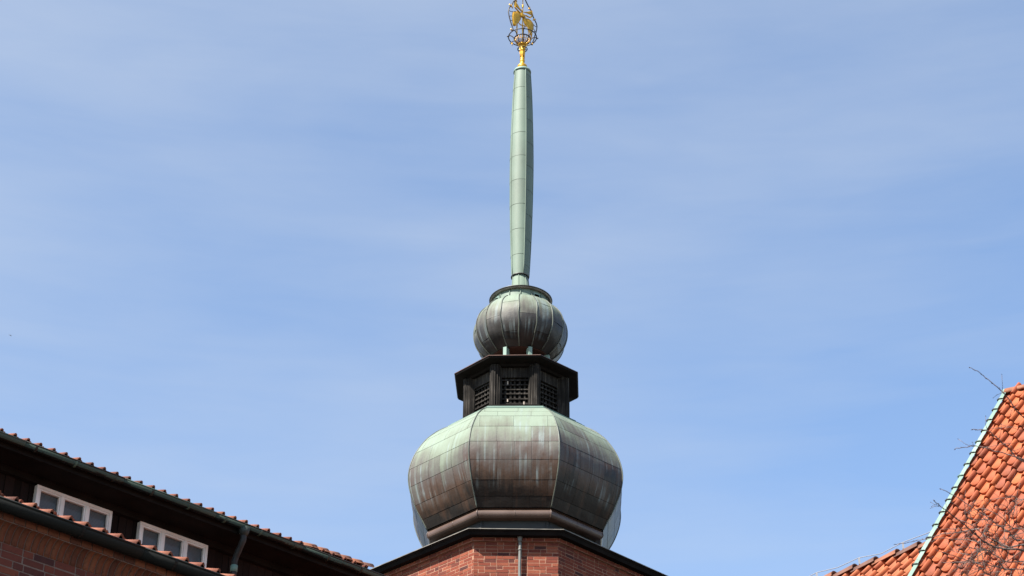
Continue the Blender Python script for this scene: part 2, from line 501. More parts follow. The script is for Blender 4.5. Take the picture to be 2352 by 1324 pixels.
TPROF = [(0.0, 0.0), (0.05, -0.008), (0.12, -0.014), (0.22, -0.018), (0.34, -0.019), (0.46, -0.015), (0.57, -0.006), (0.65, 0.006), (0.70, 0.022), (0.75, 0.037), (0.81, 0.044), (0.87, 0.043), (0.93, 0.034), (0.965, 0.016), (0.985, -0.008)]
TCUT = [0.022, 0.010, 0.003, 0.0, 0.0, 0.003, 0.009, 0.018, 0.028, 0.034, 0.036, 0.037, 0.037, 0.037, 0.037]      # the clipped lower corner under the roll
def pantiles(mb, o, du, dv, nr, w, e, nc, nr_, lo=0.1, hi=0.95, mi=0, first=0, k=1.0):
    """o = lower left corner of the tiled plane, du along the eave, dv up the slope"""
    o, du, dv, nr = V(o), V(du), V(dv), V(nr)
    for j in range(nr_):
        for i in range(nc):
            t = min(1, max(0, rnd.gauss(0.54, 0.19)))
            dz, dx, dy, tw = rnd.uniform(-0.003, 0.004), rnd.uniform(-0.006, 0.006), rnd.uniform(-0.010, 0.010), rnd.uniform(-0.012, 0.012)
            c = o + du * (i * w + dx) + dv * (j * e + dy)
            a, b_, lo_ = [], [], []
            for (u, h), ct in zip(TPROF, TCUT):
                h = h * w / 0.22 * k
                q = du * (u * w)
                a.append(mb.vert(c + q + dv * (u * w * tw + ct) + nr * (h + 0.036 + dz)))
                b_.append(mb.vert(c + q + dv * (e * 1.30 + u * w * tw) + nr * (h - 0.006)))
                lo_.append(mb.vert(c + q + dv * (u * w * tw + ct + 0.004) + nr * (h + 0.012 + dz)))
            for q in range(len(TPROF) - 1):
                mb.face([a[q], a[q + 1], b_[q + 1], b_[q]], t, mi, None, True)
                mb.face([lo_[q + 1], a[q + 1], a[q], lo_[q]], t * 0.8, mi)
            mb.face([a[-1], lo_[-1], b_[-1]], t, mi)

def half_tile(p0, p1, up, r0, r1, th=0.018, n=8, t=0.5, mb=None):
    """one half-round cap tile from p0 (wide, lapped end) to p1"""
    mb = mb or MB()
    p0, p1, up = V(p0), V(p1), V(up).normalized()
    d = (p1 - p0).normalized()
    s_ = d.cross(up).normalized()
    up = s_.cross(d)
    R = []
    for p, r in ((p0, r0), (p1, r1)):
        for q in (r, r - th):
            R.append([mb.vert(p + s_ * (q * math.cos(math.pi * k / n)) + up * (q * math.sin(math.pi * k / n) * 0.92)) for k in range(n + 1)])
    o0, i0, o1, i1 = R
    for k in range(n):
        mb.face([o0[k], o0[k + 1], o1[k + 1], o1[k]], t, 0, None, True)
        mb.face([i0[k + 1], i0[k], i1[k], i1[k + 1]], t, 0, None, True)
        mb.face([o0[k + 1], o0[k], i0[k], i0[k + 1]], t)
        mb.face([o1[k], o1[k + 1], i1[k + 1], i1[k]], t)
    for k in (0, n):
        mb.face([o0[k], o1[k], i1[k], i0[k]], t)
    return mb

# ------------------------------------------------------------------ the tower
CX, CY = 0.125, 36.0
tower = thing('brick_tower', 'red brick tower with broad octagonal copper dome, dark latticed lantern and tall verdigris spire', 'tower', (CX, CY, 0))
A_E = 1.75                                           # apothem of the eave's front
ZE = on_y(1190, 1214, CY - A_E).z
ov = 0.245
def body(off):
    """outline of the shaft: a chamfer to the front, two long faces at 45 degrees, counter-clockwise; off = outward offset"""
    h, a, l = 0.75 + off * 0.4142, A_E - ov + off, 4.6
    q = 0.70711
    fl, fr = (CX - h, CY - a), (CX + h, CY - a)
    r2 = (fr[0] + l * q, fr[1] + l * q)
    l2 = (fl[0] - l * q, fl[1] + l * q)
    return [fl, fr, r2, (r2[0], CY + 5.5 + off), (l2[0], CY + 5.5 + off), l2]
ZB = ZE - 3.6
mb = MB()
mb.prism(body(-0.02), 0, ZB + 0.01, 0.5, 2)
B0 = body(0)
def wall_run(mb, B, z0, z1, **k):
    for i, j in ((5, 0), (0, 1), (1, 2)):
        a, b_ = V((*B[i], 0)), V((*B[j], 0))
        d = (b_ - a).normalized()
        bricks(mb, a, d, V((d.y, -d.x, 0)), (b_ - a).length, z0, z1, **k)
mb.prism(body(-0.03), ZB, ZE - 0.05, 0.5, 1)
wall_run(mb, B0, ZB, ZE - 0.231)
for k, (off, za, zb) in enumerate(((0.012, 0.231, 0.1655), (0.06, 0.1655, 0.10))):
    mb.prism(body(off - 0.003), ZE - za, ZE - zb, 0.5, 1)
    wall_run(mb, body(off), ZE - za, ZE - zb, proud=0.003, course=(za - zb))
mb.build('brick_wall', [M['brick'], M['mortar'], M['brick_plain']], tower)

mb = MB()
mb.prism(body(0.17), ZE - 0.099, ZE - 0.045, 0.5, 2, body(0.20))
mb.prism(body(0.205), ZE - 0.045, ZE - 0.016, 0.5, 2, body(ov - 0.01))
mb.prism(body(ov), ZE - 0.0155, ZE - 0.004, 0.5, 1)
mb.prism(body(ov - 0.02), ZE - 0.004, ZE + 0.02, 0.5, 0, body(0.02))
eave = mb.build('eave', [M['dark_copper'], M['rim_edge'], M['soffit']], tower)

# rain pipe down the front
mb = MB()
px, py = on_y(1194, 1260, CY - A_E + ov).x, CY - A_E + ov - 0.075
wob = [(0, -0.11), (0.004, -0.2), (0.0, -0.6), (0.006, -1.4), (0.0, -3.0), (0, -(ZE - 0.3))]
mb.tube([(px, py + 0.02, ZE - 0.15)] + [(px + a, py, ZE - 0.05 + z) for a, z in wob], [0.030] * 7, 12, 0.5)
pipe = mb.build('drainpipe', M['zinc'], tower)
mb = MB()
mb.lathe([(0.031, ZE - 0.20), (0.036, ZE - 0.16), (0.055, ZE - 0.09), (0.058, ZE - 0.05)], (px, py), 14)
mb.build('hopper', M['zinc'], pipe)
for z in (0.34, 1.3, 2.4):
    mb = MB()
    mb.lathe([(0.034, ZE - z - 0.015), (0.036, ZE - z), (0.034, ZE - z + 0.015)], (px, py), 14)
    mb.tube([(px, py, ZE - z), (px, CY - A_E + ov, ZE - z)], 0.008, 6)
    mb.build('pipe_clip', M['zinc'], pipe)

# --- the broad dome
DPH = rad(-1.5)
def interp(prof, n):
    """Catmull-Rom through (r, z) points, n samples a span"""
    out = []
    for i in range(len(prof) - 1):
        p0, p1, p2, p3 = prof[max(i - 1, 0)], prof[i], prof[i + 1], prof[min(i + 2, len(prof) - 1)]
        for k in range(n):
            u = k / n
            out.append(tuple(0.5 * (2 * p1[c] + (p2[c] - p0[c]) * u + (2 * p0[c] - 5 * p1[c] + 4 * p2[c] - p3[c]) * u * u + (3 * p1[c] - p0[c] - 3 * p2[c] + p3[c]) * u ** 3) for c in (0, 1)))
    out.append(prof[-1])
    return out
DP = [(1.40, 20.345), (1.54, 20.255), (1.667, 20.150), (1.841, 19.962), (2.010, 19.680), (2.105, 19.420), (2.139, 19.175), (2.112, 18.935), (2.035, 18.693), (1.938, 18.485), (1.832, 18.311), (1.738, 18.150)]
DS = interp(DP, 6)
arc = [0.0]
for i in range(1, len(DS)):
    arc.append(arc[-1] + math.hypot(DS[i][0] - DS[i - 1][0], DS[i][1] - DS[i - 1][1]))
def d_at(s_):
    s_ = min(max(s_, 0), arc[-1])
    for i in range(1, len(arc)):
        if s_ <= arc[i]:
            u = (s_ - arc[i - 1]) / (arc[i] - arc[i - 1])
            return DS[i - 1][0] * (1 - u) + DS[i][0] * u, DS[i - 1][1] * (1 - u) + DS[i][1] * u
def s_of_z(z):
    for i in range(1, len(DS)):
        if DS[i][1] <= z:
            u = (DS[i - 1][1] - z) / (DS[i - 1][1] - DS[i][1])
            return arc[i - 1] * (1 - u) + arc[i] * u
    return arc[-1]
def oct_pt(a, x, r, z, out=0.0):
    """point on the facet whose middle looks along azimuth a: x metres across, r = vertex radius"""
    ap = r * 0.92388 + out
    return V((CX + ap * math.sin(a) + x * math.cos(a), CY - ap * math.cos(a) + x * math.sin(a), z))
rows = [0.0] + [s_of_z(z) for z in (20.13, 19.962, 19.663, 19.303, 18.943, 18.590, 18.330)] + [arc[-1]]
mb = MB()
for f in range(8):
    a = f * math.pi / 4 + DPH
    nseg = 30
    for i in range(nseg):                        # dark underlay that shows in the seams
        (r1, z1), (r2, z2) = d_at(arc[-1] * i / nseg), d_at(arc[-1] * (i + 1) / nseg)
        mb.poly([oct_pt(a, -r1 * 0.3827, r1, z1), oct_pt(a, -r2 * 0.3827, r2, z2), oct_pt(a, r2 * 0.3827, r2, z2), oct_pt(a, r1 * 0.3827, r1, z1)], 0.5, 1)
    for k in range(len(rows) - 1):
        s0, s1 = rows[k] + 0.003, rows[k + 1] - 0.003
        step = 0.62 if k < 4 else 0.31
        ph = {0: 0.05, 1: 0.33, 2: 0.02, 3: 0.33}.get(k, 0.02) + rnd.uniform(-0.06, 0.06)
        gap = 0.0018 if k < 6 else 0.0010
        js = [-9.0] + [ph + step * q for q in range(-6, 7)] + [9.0]
        rmax = max(d_at(s0)[0], d_at(s1)[0]) * 0.3827
        for x0, x1 in zip(js[:-1], js[1:]):
            if x0 > rmax or x1 < -rmax: continue
            nv, nu = 7, 3
            tnt = min(1, max(0, rnd.gauss({0: 0.47, 1: 0.24, 7: 0.62}.get(f, 0.5), 0.12)))  # patina tint per facet; right one darkened to paint in its shade
            lift = rnd.uniform(0.0, 0.004)
            bul = rnd.uniform(-0.004, 0.008)
            grid = []
            for q in range(nv + 1):
                ss = s0 + (s1 - s0) * q / nv
                r, z = d_at(ss)
                hw = r * 0.3827 - 0.004
                xa, xb = max(x0 + gap, -hw), min(x1 - gap, hw)
                if xb < xa: xa = xb = (min(max((x0 + x1) / 2, -hw), hw))
                row = []
                for p_ in range(nu + 1):
                    x = xa + (xb - xa) * p_ / nu
                    outw = 0.006 + lift * q / nv + bul * math.sin(math.pi * q / nv) * math.sin(math.pi * p_ / nu)
                    row.append((mb.vert(oct_pt(a, x, r, z, outw)), (x + f * 3.7, -ss + f * 1.3)))
                grid.append(row)
            for q in range(nv):
                for p_ in range(nu):
                    A, B_, C_, D_ = grid[q][p_], grid[q + 1][p_], grid[q + 1][p_ + 1], grid[q][p_ + 1]
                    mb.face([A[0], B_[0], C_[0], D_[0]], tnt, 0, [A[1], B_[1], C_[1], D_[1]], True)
dome = mb.build('dome', [M['dome'], M['void']], tower)
for f in range(8):
    a = (f + 0.5) * math.pi / 4 + DPH
    mb = MB()
    mb.tube([(CX + (r + 0.008) * math.sin(a), CY - (r + 0.008) * math.cos(a), z) for r, z in DS[::2]], 0.013, 6, 0.5 + 0.4 * math.sin(f * 2.1))
    mb.build('standing_seam', M['seam'], dome)
mb = MB()                                        # roll moulding and flange at the foot
cs = [(1.660, 18.150), (1.715, 18.150)] + [(1.665 + 0.078 * math.cos(q), 18.052 + 0.085 * math.sin(q)) for q in [rad(80 - 170 * k / 10) for k in range(11)]] + [(1.590, 17.955)]
pr = [(r, z) for r, z in cs][::-1]
mb.lathe(pr, (CX, CY), 8, 0.5, 0, False, math.pi / 8 + DPH, False, False)
for f in range(8):
    a = (f + 0.5) * math.pi / 4 + DPH
    mb.tube([(CX + (r + 0.004) * math.sin(a), CY - (r + 0.004) * math.cos(a), z) for r, z in cs[2:-1]], 0.009, 5)
    for x in (0.02, ):
        mb.tube([oct_pt(f * math.pi / 4 + DPH, x, r, z, 0.001) for r, z in cs[2:-1]], 0.005, 5)
mb.build('roll_moulding', M['old_copper'], dome)
mb = MB()
mb.lathe([(1.60, ZE + 0.0), (1.575, ZE + 0.06), (1.575, 17.97)], (CX, CY), 8, 0.5, 0, False, math.pi / 8 + DPH, False, False)
for f in range(8):
    a = f * math.pi / 4 + DPH
    for x in (-0.56, 0.57):
        p0, p1 = oct_pt(a, x, 1.575, ZE + 0.05, 0.0), oct_pt(a, x, 1.575, 17.96, 0.0)
        mb.tube([p0, p1], 0.008, 5)
mb.build('base_flange', M['flange'], dome)
mb = MB()                                        # stepped flashing round the top of the dome
mb.lathe([(1.40, 20.352), (1.405, 20.372), (1.345, 20.395), (1.345, 20.42), (1.23, 20.47)], (CX, CY), 8, 0.6, 0, False, math.pi / 8 + DPH, False, True)
mb.build('top_flashing', M['pale_copper'], dome)

# --- the lantern
LPH = rad(-2.6)
ZL0 = on_y(1187, 930, CY - 1.13).z
ZL1 = on_y(1187, 815.5, CY - 1.185).z
LC = (CX - 0.005, CY)
def lan(a, x, r, z):
    return V((LC[0] + r * math.sin(a) + x * math.cos(a), LC[1] - r * math.cos(a) + x * math.sin(a), z))
mb = MB()
mb.lathe([(0.74, ZL0 - 0.1), (0.74, ZL1 - 0.05)], LC, 8, 0.5, 0, False, math.pi / 8 + LPH)
lantern = mb.build('lantern', M['void'], tower)
mb = MB()
mb.lathe([(1.20, ZL0 - 0.10), (1.235, ZL0 - 0.03), (1.235, ZL0), (1.05, ZL0 + 0.03)], LC, 8, 0.5, 0, False, math.pi / 8 + LPH)
mb.build('sill', M['soffit'], lantern)
for f in range(8):
    a = (f + 0.5) * math.pi / 4 + LPH
    mb = MB()
    ex, er, up = V((math.cos(a), math.sin(a), 0)), V((math.sin(a), -math.cos(a), 0)), V((0, 0, 1))
    z0, hgt = ZL0 + 0.03, ZL1 - ZL0 - 0.12
    c = V((*LC, z0))
    for xo, wd_, ro, dp in ((-0.105, 0.21, 0.90, 0.115), (-0.080, 0.16, 1.015, 0.03), (-0.045, 0.09, 1.045, 0.035), (-0.012, 0.024, 1.08, 0.012)):
        mb.box(c + ex * xo + er * ro, ex * wd_, er * dp, up * hgt, rnd.random())
    mb.box(c + ex * -0.095 + er * 0.95 - up * 0.0, ex * 0.19, er * 0.14, up * 0.028, rnd.random())
    mb.build('corner_post', M['timber'], lantern)
for f in range(8):
    a = f * math.pi / 4 + LPH
    hw = 0.345
    mb = MB()
    ex, er, up = V((math.cos(a), math.sin(a), 0)), V((math.sin(a), -math.cos(a), 0)), V((0, 0, 1))
    c = V((*LC, ZL0 + 0.02))
    hh = ZL1 - ZL0 - 0.10
    for sx in (-1, 1):                           # jambs
        mb.box(c + ex * (sx * hw - 0.035) + er * 0.80, ex * 0.07, er * 0.085, up * hh, 0.3)
    mb.box(c + ex * (-hw + 0.035) + er * 0.80 + up * (hh - 0.24), ex * (2 * hw - 0.07), er * 0.08, up * 0.24, 0.2)
    zs = hh - 0.24
    for k in range(7):
        x = -hw + 0.075 + k * (2 * hw - 0.15) / 6 + rnd.uniform(-0.008, 0.008)
        mb.box(c + ex * (x - 0.018) + er * 0.805, ex * 0.036, er * 0.028, up * zs, rnd.random())
    for k in range(7):
        z = 0.04 + k * (zs - 0.08) / 6.1 + rnd.uniform(-0.01, 0.01)
        mb.box(c + ex * (-hw + 0.04) + er * 0.835 + up * z, ex * (2 * hw - 0.08), er * 0.022, up * 0.028, rnd.random())
    gr = mb.build('lattice_grille', M['timber'], lantern)
for fi, x, z, h in ((0, -0.14, 0.56, 0.07), (0, -0.14, 0.19, 0.05), (0, -0.28, 0.33, 0.035), (0, 0.17, 0.05, 0.14), (7, 0.02, 0.04, 0.16)):
    a = fi * math.pi / 4 + LPH
    ex, er, up = V((math.cos(a), math.sin(a), 0)), V((math.sin(a), -math.cos(a), 0)), V((0, 0, 1))
    c = V((*LC, ZL0 + 0.02))
    mb = MB()
    mb.box(c + ex * (x - 0.012) + er * 0.8585 + up * z, ex * 0.022, er * 0.004, up * h)
    mb.build('bird_lime', M['render'], lantern)
mb = MB()
ap = 1.283
mb.lathe([(0.80, ZL1 - 0.11), (1.02, ZL1 - 0.11), (1.06, ZL1 - 0.075), (1.10, ZL1 - 0.072), (1.225, ZL1 - 0.052), (1.265, ZL1 - 0.045), (ap, ZL1 - 0.012)], LC, 8, 0.5, 0, False, math.pi / 8 + LPH, True, False)
mb.lathe([(ap + 0.006, ZL1 - 0.012), (ap + 0.006, ZL1), (1.15, ZL1 + 0.035), (0.60, ZL1 + 0.10)], LC, 8, 0.5, 1, False, math.pi / 8 + LPH)
mb.build('lantern_roof', [M['soffit'], M['red_edge']], lantern)

# --- the small onion
OC = (0.178, CY)
OZ = on_y(1195, 768, CY).z
OA, OB = 0.915, 0.785
NG = 16
OPH = rad(-2.6)
zb = OZ - 0.612
zt = on_y(1195, 677, CY - 0.60).z
OBT = (zt - OZ) / (1 - (0.61 / OA) ** 2) ** (1 / 2.15)     # upper half of the onion meets the neck at 0.61 m
prof = []
for k in range(27):
    z = zb + (zt - zb) * k / 26
    q = abs(z - OZ) / (OBT if z > OZ else OB)
    prof.append((OA * (1 - q ** 2.15) ** 0.5, z))
onion_mb = MB()
def gore(j, r, z, x, out=0.0):
    """point in gore j (middle azimuth), x in -1..1 across"""
    a0 = OPH + (j + 0.5) * 2 * math.pi / NG
    a = a0 + x * math.pi / NG
    rr = r * (1 - 0.45 * (1 - math.cos(math.pi / NG)) * (1 - x * x)) + out
    return V((OC[0] + rr * math.sin(a), OC[1] - rr * math.cos(a), z))
def psmp(u):
    i = min(int(u * 26), 25)
    w_ = u * 26 - i
    return prof[i][0] * (1 - w_) + prof[i + 1][0] * w_, prof[i][1] * (1 - w_) + prof[i + 1][1] * w_
for j in range(NG):
    cuts = [0.0] + ([0.20, 0.74] if j % 2 else [0.47]) + [1.0]
    cuts = [c if c in (0.0, 1.0) else c + rnd.uniform(-0.02, 0.02) for c in cuts]
    for c0, c1 in zip(cuts[:-1], cuts[1:]):
        t = min(1, max(0, rnd.gauss(0.5 - 0.34 * math.sin(OPH + (j + 0.5) * 2 * math.pi / NG), 0.16)))  # patina tint swings with azimuth, painting shade onto the right side
        a0 = c0 + (0.003 if c0 else 0)
        a1 = c1 - (0.003 if c1 < 1 else 0)
        nv, nu = 10, 4
        G = []
        ph, am = rnd.uniform(0, 6), rnd.uniform(0.003, 0.009)
        for q in range(nv + 1):
            u = a0 + (a1 - a0) * q / nv
            r, z = psmp(u)
            G.append([(onion_mb.vert(gore(j, r, z, -0.985 + 1.97 * p_ / nu, 0.004 + am * math.sin(ph + q * 1.3 + p_) * (0 if p_ in (0, nu) else 1))), (j * 0.36 + 0.18 * p_ / nu * 2, z)) for p_ in range(nu + 1)])
        for q in range(nv):
            for p_ in range(nu):
                A, B_, C_, D_ = G[q][p_], G[q][p_ + 1], G[q + 1][p_ + 1], G[q + 1][p_]
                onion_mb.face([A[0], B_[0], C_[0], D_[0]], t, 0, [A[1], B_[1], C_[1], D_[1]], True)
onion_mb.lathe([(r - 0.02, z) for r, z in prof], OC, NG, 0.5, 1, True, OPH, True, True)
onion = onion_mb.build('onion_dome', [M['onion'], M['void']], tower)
for j in range(NG):
    a = OPH + j * 2 * math.pi / NG
    mb = MB()
    wob = rnd.uniform(0, 6)
    mb.tube([(OC[0] + (r + 0.010) * math.sin(a + 0.006 * math.sin(k * 0.7 + wob)), OC[1] - (r + 0.010) * math.cos(a + 0.006 * math.sin(k * 0.7 + wob)), z) for k, (r, z) in enumerate(prof)], 0.011, 6, rnd.random())
    mb.build('standing_seam', M['seam'], onion)
mb = MB()
mb.lathe([(0.30, zb - 0.02), (0.565, zb - 0.015), (0.588, zb), (0.575, zb + 0.02)], OC, 32, 0.5)
mb.build('soffit_disc', M['red_soffit'], onion)
for f in range(8):                               # little copper feet between the roof and the onion
    a = (f + 0.5) * math.pi / 4 + LPH
    mb = MB()
    ex, er, up = V((math.cos(a), math.sin(a), 0)), V((math.sin(a), -math.cos(a), 0)), V((0, 0, 1))
    zf = ZL1 + 0.08
    c = V((LC[0] + 0.03, LC[1], zf))
    hgt = zb - zf - 0.02
    mb.box(c - ex * 0.035 + er * 0.52, ex * 0.07, er * 0.13, up * hgt)
    mb.box(c - ex * 0.055 + er * 0.50, ex * 0.11, er * 0.18, up * (hgt * 0.35))
    mb.box(c - ex * 0.045 + er * 0.51, ex * 0.09, er * 0.16, up * (hgt * 0.52))
    mb.build('copper_foot', M['pale_copper'], onion)
ZR = on_y(1194, 655, CY - 0.61).z
mb = MB()
mb.lathe([(0.585, zt - 0.06), (0.565, zt - 0.02), (0.555, ZR - 0.05), (0.555, ZR - 0.03)], OC, 40, 0.5)
for k in range(NG):
    a = OPH + k * 2 * math.pi / NG + 0.03
    mb.tube([(OC[0] + 0.575 * math.sin(a), OC[1] - 0.575 * math.cos(a), zt - 0.03), (OC[0] + 0.562 * math.sin(a), OC[1] - 0.562 * math.cos(a), ZR - 0.04)], 0.009, 5)
neck = mb.build('neck', M['spire'], onion)
for k in range(4):
    a = rad(33 + 90 * k)
    ex, er, up = V((math.cos(a), math.sin(a), 0)), V((math.sin(a), -math.cos(a), 0)), V((0, 0, 1))
    c = V((*OC, zt - 0.035))
    mb = MB()
    mb.box(c - ex * 0.075 + er * 0.52, ex * 0.15, er * 0.052, up * 0.145, 0.5, 1)
    mb.box(c - ex * 0.050 + er * 0.5725 + up * 0.02, ex * 0.10, er * 0.003, up * 0.085, 0.5, 0)
    mb.poly([c - ex * 0.055 + er * 0.573 + up * 0.108, c + ex * 0.055 + er * 0.573 + up * 0.108, c + ex * 0.05 + er * 0.618 + up * 0.085, c - ex * 0.05 + er * 0.618 + up * 0.085], 0.5, 1)
    mb.build('vent', [M['void'], M['pale_copper']], neck)
mb = MB()
mb.lathe([(0.54, ZR - 0.045), (0.59, ZR - 0.048), (0.605, ZR - 0.045), (0.612, ZR - 0.022)], OC, 48, 0.5, 0, True, 0, True, False)
mb.lathe([(0.612, ZR - 0.024), (0.628, ZR - 0.02), (0.632, ZR - 0.008), (0.622, ZR), (0.3, ZR + 0.05)], OC, 48, 0.5, 1, True, 0, False, True)
mb.build('rim', [M['rim_edge'], M['dark_copper']], onion)

# --- the spire
def spx(py):                                     # lean of the spire, measured along its axis
    return 1194.4 + (640 - py) * 0.0110
def sp_pt(py, hw):
    p = on_y(spx(py), py, CY)
    return p.x, p.z, hw / FPX * depth_of(p)
SPY = [(638, 20.0), (610, 21.6), (580, 23.0), (540, 24.6), (500, 25.6), (460, 26.4), (420, 26.9), (380, 27.0), (340, 26.3), (300, 25.2), (260, 23.8), (220, 22.0), (190, 20.0), (168, 18.2)]
def loft(mb, rings, n, t=0.5, mi=0, cap=True):
    idx = [[mb.vert((x + r * math.sin(k * 2 * math.pi / n), CY - r * math.cos(k * 2 * math.pi / n), z)) for k in range(n)] for x, z, r in rings]
    for i in range(len(idx) - 1):
        for k in range(n):
            k2 = (k + 1) % n
            mb.face([idx[i][k], idx[i][k2], idx[i + 1][k2], idx[i + 1][k]], t, mi, None, True)
    if cap:
        mb.face(idx[0][::-1], t, mi); mb.face(idx[-1], t, mi)
spl = [sp_pt(*q) for q in SPY]
def sp_at(z):
    for i in range(1, len(spl)):
        if z <= spl[i][1] or i == len(spl) - 1:
            u = (z - spl[i - 1][1]) / (spl[i][1] - spl[i - 1][1])
            u0 = u
            return spl[i - 1][0] * (1 - u) + spl[i][0] * u, spl[i - 1][2] * (1 - u) + spl[i][2] * u0
SEAMS = [rad(x) for x in (-56, 23, 92, 160, 232)]
mb = MB()
zs0, zs1 = spl[0][1], spl[-1][1]
loft(mb, [(x, z, r - 0.012) for x, z, r in spl], 36, 0.5, 1)
for j in range(5):
    a0, a1 = SEAMS[j], SEAMS[(j + 1) % 5] + (2 * math.pi if j == 4 else 0)
    stp = (zs1 - zs0) / 8.6
    zc = [zs0] + [zs0 + stp * (k + (0.35 if j % 2 else 0.75)) for k in range(9)]
    zc = [z for z in zc if z < zs1 - 0.12] + [zs1]
    for c0, c1 in zip(zc[:-1], zc[1:]):
        t = min(1, max(0, rnd.gauss(0.5, 0.25)))
        lift = rnd.uniform(0.001, 0.004)
        idx = []
        nv, nu = 5, 8
        am, ph = rnd.uniform(0.0, 0.0015), rnd.uniform(0, 6)
        for q in range(nv + 1):
            z = c0 + 0.003 + (c1 - c0 - 0.006) * q / nv
            x, r = sp_at(z)
            idx.append([mb.vert((x + rr * math.sin(a), CY - rr * math.cos(a), z)) for a, rr in
                        [(a0 + 0.02 + (a1 - a0 - 0.04) * p_ / nu, r * (1 - 0.02 * math.sin(math.pi * p_ / nu)) + lift * (1 - q / nv) + am * math.sin(ph + q + p_ * 0.8)) for p_ in range(nu + 1)]])
        for q in range(nv):
            for p_ in range(nu):
                mb.face([idx[q][p_], idx[q][p_ + 1], idx[q + 1][p_ + 1], idx[q + 1][p_]], t, 0, None, True)
spire = mb.build('spire', [M['spire'], M['dark_copper']], tower)
for a in SEAMS:
    mb = MB()
    mb.tube([(sp_at(zs0 + (zs1 - zs0) * k / 24)[0] + (sp_at(zs0 + (zs1 - zs0) * k / 24)[1] + 0.006) * math.sin(a), CY - (sp_at(zs0 + (zs1 - zs0) * k / 24)[1] + 0.006) * math.cos(a), zs0 + (zs1 - zs0) * k / 24) for k in range(25)], 0.009, 6, rnd.random())
    mb.build('standing_seam', M['spire'], spire)
mb = MB()
x0, r0 = spl[0][0], spl[0][2]
loft(mb, [(x0, zs0 - 0.012, r0 + 0.008), (x0, zs0 + 0.006, r0 + 0.012)], 36, 0.5, 1)
loft(mb, [(OC[0] - 0.01, ZR + 0.0, 0.235), (OC[0] - 0.01, ZR + 0.09, 0.195), (x0, zs0 - 0.012, r0 - 0.018)], 24)
for k in range(7):
    a = rad(-62 + k * 51)
    mb.tube([(OC[0] - 0.01 + 0.24 * math.sin(a), CY - 0.24 * math.cos(a), ZR), (OC[0] - 0.01 + 0.2 * math.sin(a), CY - 0.2 * math.cos(a), ZR + 0.09), (x0 + (r0 - 0.012) * math.sin(a), CY - (r0 - 0.012) * math.cos(a), zs0 - 0.02)], 0.007, 5)
mb.build('pedestal', [M['spire'], M['dark_copper']], spire)
mb = MB()
xt, zt1, rt = spl[-1]
loft(mb, [(xt, zt1 - 0.01, rt + 0.004), (xt, zt1 - 0.004, rt + 0.020), (xt, zt1 + 0.02, rt + 0.020), (xt, zt1 + 0.05, rt + 0.010), (xt, zt1 + 0.085, rt * 0.75)], 36, 0.6)
mb.build('spire_cap', M['pale_copper'], spire)

# ------------------------------------------------------------------ gilded finial
FXP = 1200.2
def fz(py): return on_y(FXP, py, CY).z
FX = on_y(FXP, 86, CY).x
SF = FPX / depth_of(on_y(FXP, 86, CY))
fin = thing('gilded_finial', 'gilded finial with winged long-necked birds in a ring basket on the spire tip', 'finial', (FX, CY, zt1 + 0.085))
def pxm(p): return p / SF
mb = MB()
z_a = zt1 + 0.08
prof = [(pxm(11), z_a), (pxm(11.2), fz(153.5)), (pxm(10.5), fz(151.8)), (pxm(6.0), fz(149.5)), (pxm(5.0), fz(146)), (pxm(5.2), fz(142.5)), (pxm(5.8), fz(141.5)), (pxm(5.8), fz(139.5)), (pxm(4.6), fz(138.5)),
        (pxm(5.4), fz(137)), (pxm(5.4), fz(135)), (pxm(4.4), fz(134)), (pxm(4.8), fz(130)), (pxm(5.7), fz(120)), (pxm(6.4), fz(112)), (pxm(5.0), fz(108)), (pxm(8.0), fz(106)), (pxm(10.6), fz(104.8)), (pxm(10.8), fz(103.4)), (pxm(6.0), fz(101.5))]
mb.lathe(prof, (FX, CY), 24)
for k in range(8):
    a = k * math.pi / 4 + 0.2
    mb.tube([(FX + pxm(r) * math.sin(a), CY - pxm(r) * math.cos(a), fz(y)) for y, r in ((133, 4.3), (125, 4.9), (116, 5.8), (111, 6.3))], 0.012, 6)
mb.build('stem', M['gold'], fin)
mb = MB()
mb.ring((FX, CY, fz(113.5)), pxm(11.0), pxm(1.0), 32, 7)
for k in range(8):
    a = k * math.pi / 4 + 0.2
    mb.tube([(FX + pxm(5) * math.sin(a), CY - pxm(5) * math.cos(a), fz(113.5)), (FX + pxm(11) * math.sin(a), CY - pxm(11) * math.cos(a), fz(113.5))], 0.008, 5)
mb.build('collar_ring', M['iron'], fin)
ZO, ZI = fz(86.3), fz(90.5)
ROUT, RIN = pxm(32.2), pxm(18.8)
basket = MB()
basket.ring((FX, CY, ZO), ROUT, pxm(1.25), 48, 7)
basket.ring((FX, CY, ZI), RIN, pxm(1.5), 40, 7)
bk = basket.build('ring_basket', M['iron'], fin)
for k in range(8):                               # curved arms from bowl to rim, a crocket at each end
    a = k * math.pi / 4 + rad(5)
    mb = MB()
    P_ = lambda r, z: (FX + r * math.sin(a), CY - r * math.cos(a), z)
    mb.tube([P_(pxm(6), fz(103)), P_(pxm(14), fz(100)), P_(RIN, ZI), P_(RIN + (ROUT - RIN) * 0.35, ZI + 0.055), P_(RIN + (ROUT - RIN) * 0.75, ZO + 0.03), P_(ROUT, ZO)], 0.0105, 6)
    mb.tube([P_(ROUT, ZO), P_(ROUT + 0.025, ZO - 0.006), P_(ROUT + 0.04, ZO + 0.012)], [0.012, 0.016, 0.006], 6)
    mb.build('arm', M['iron'], bk)
mb = MB()
for k in range(24):
    a = k * math.pi / 12
    P_ = lambda r, z: (FX + r * math.sin(a), CY - r * math.cos(a), z)
    mb.tube([P_(pxm(4.5), fz(101.5)), P_(pxm(11), fz(100)), P_(pxm(15.5), fz(97)), P_(RIN, ZI)], 0.0075, 5)
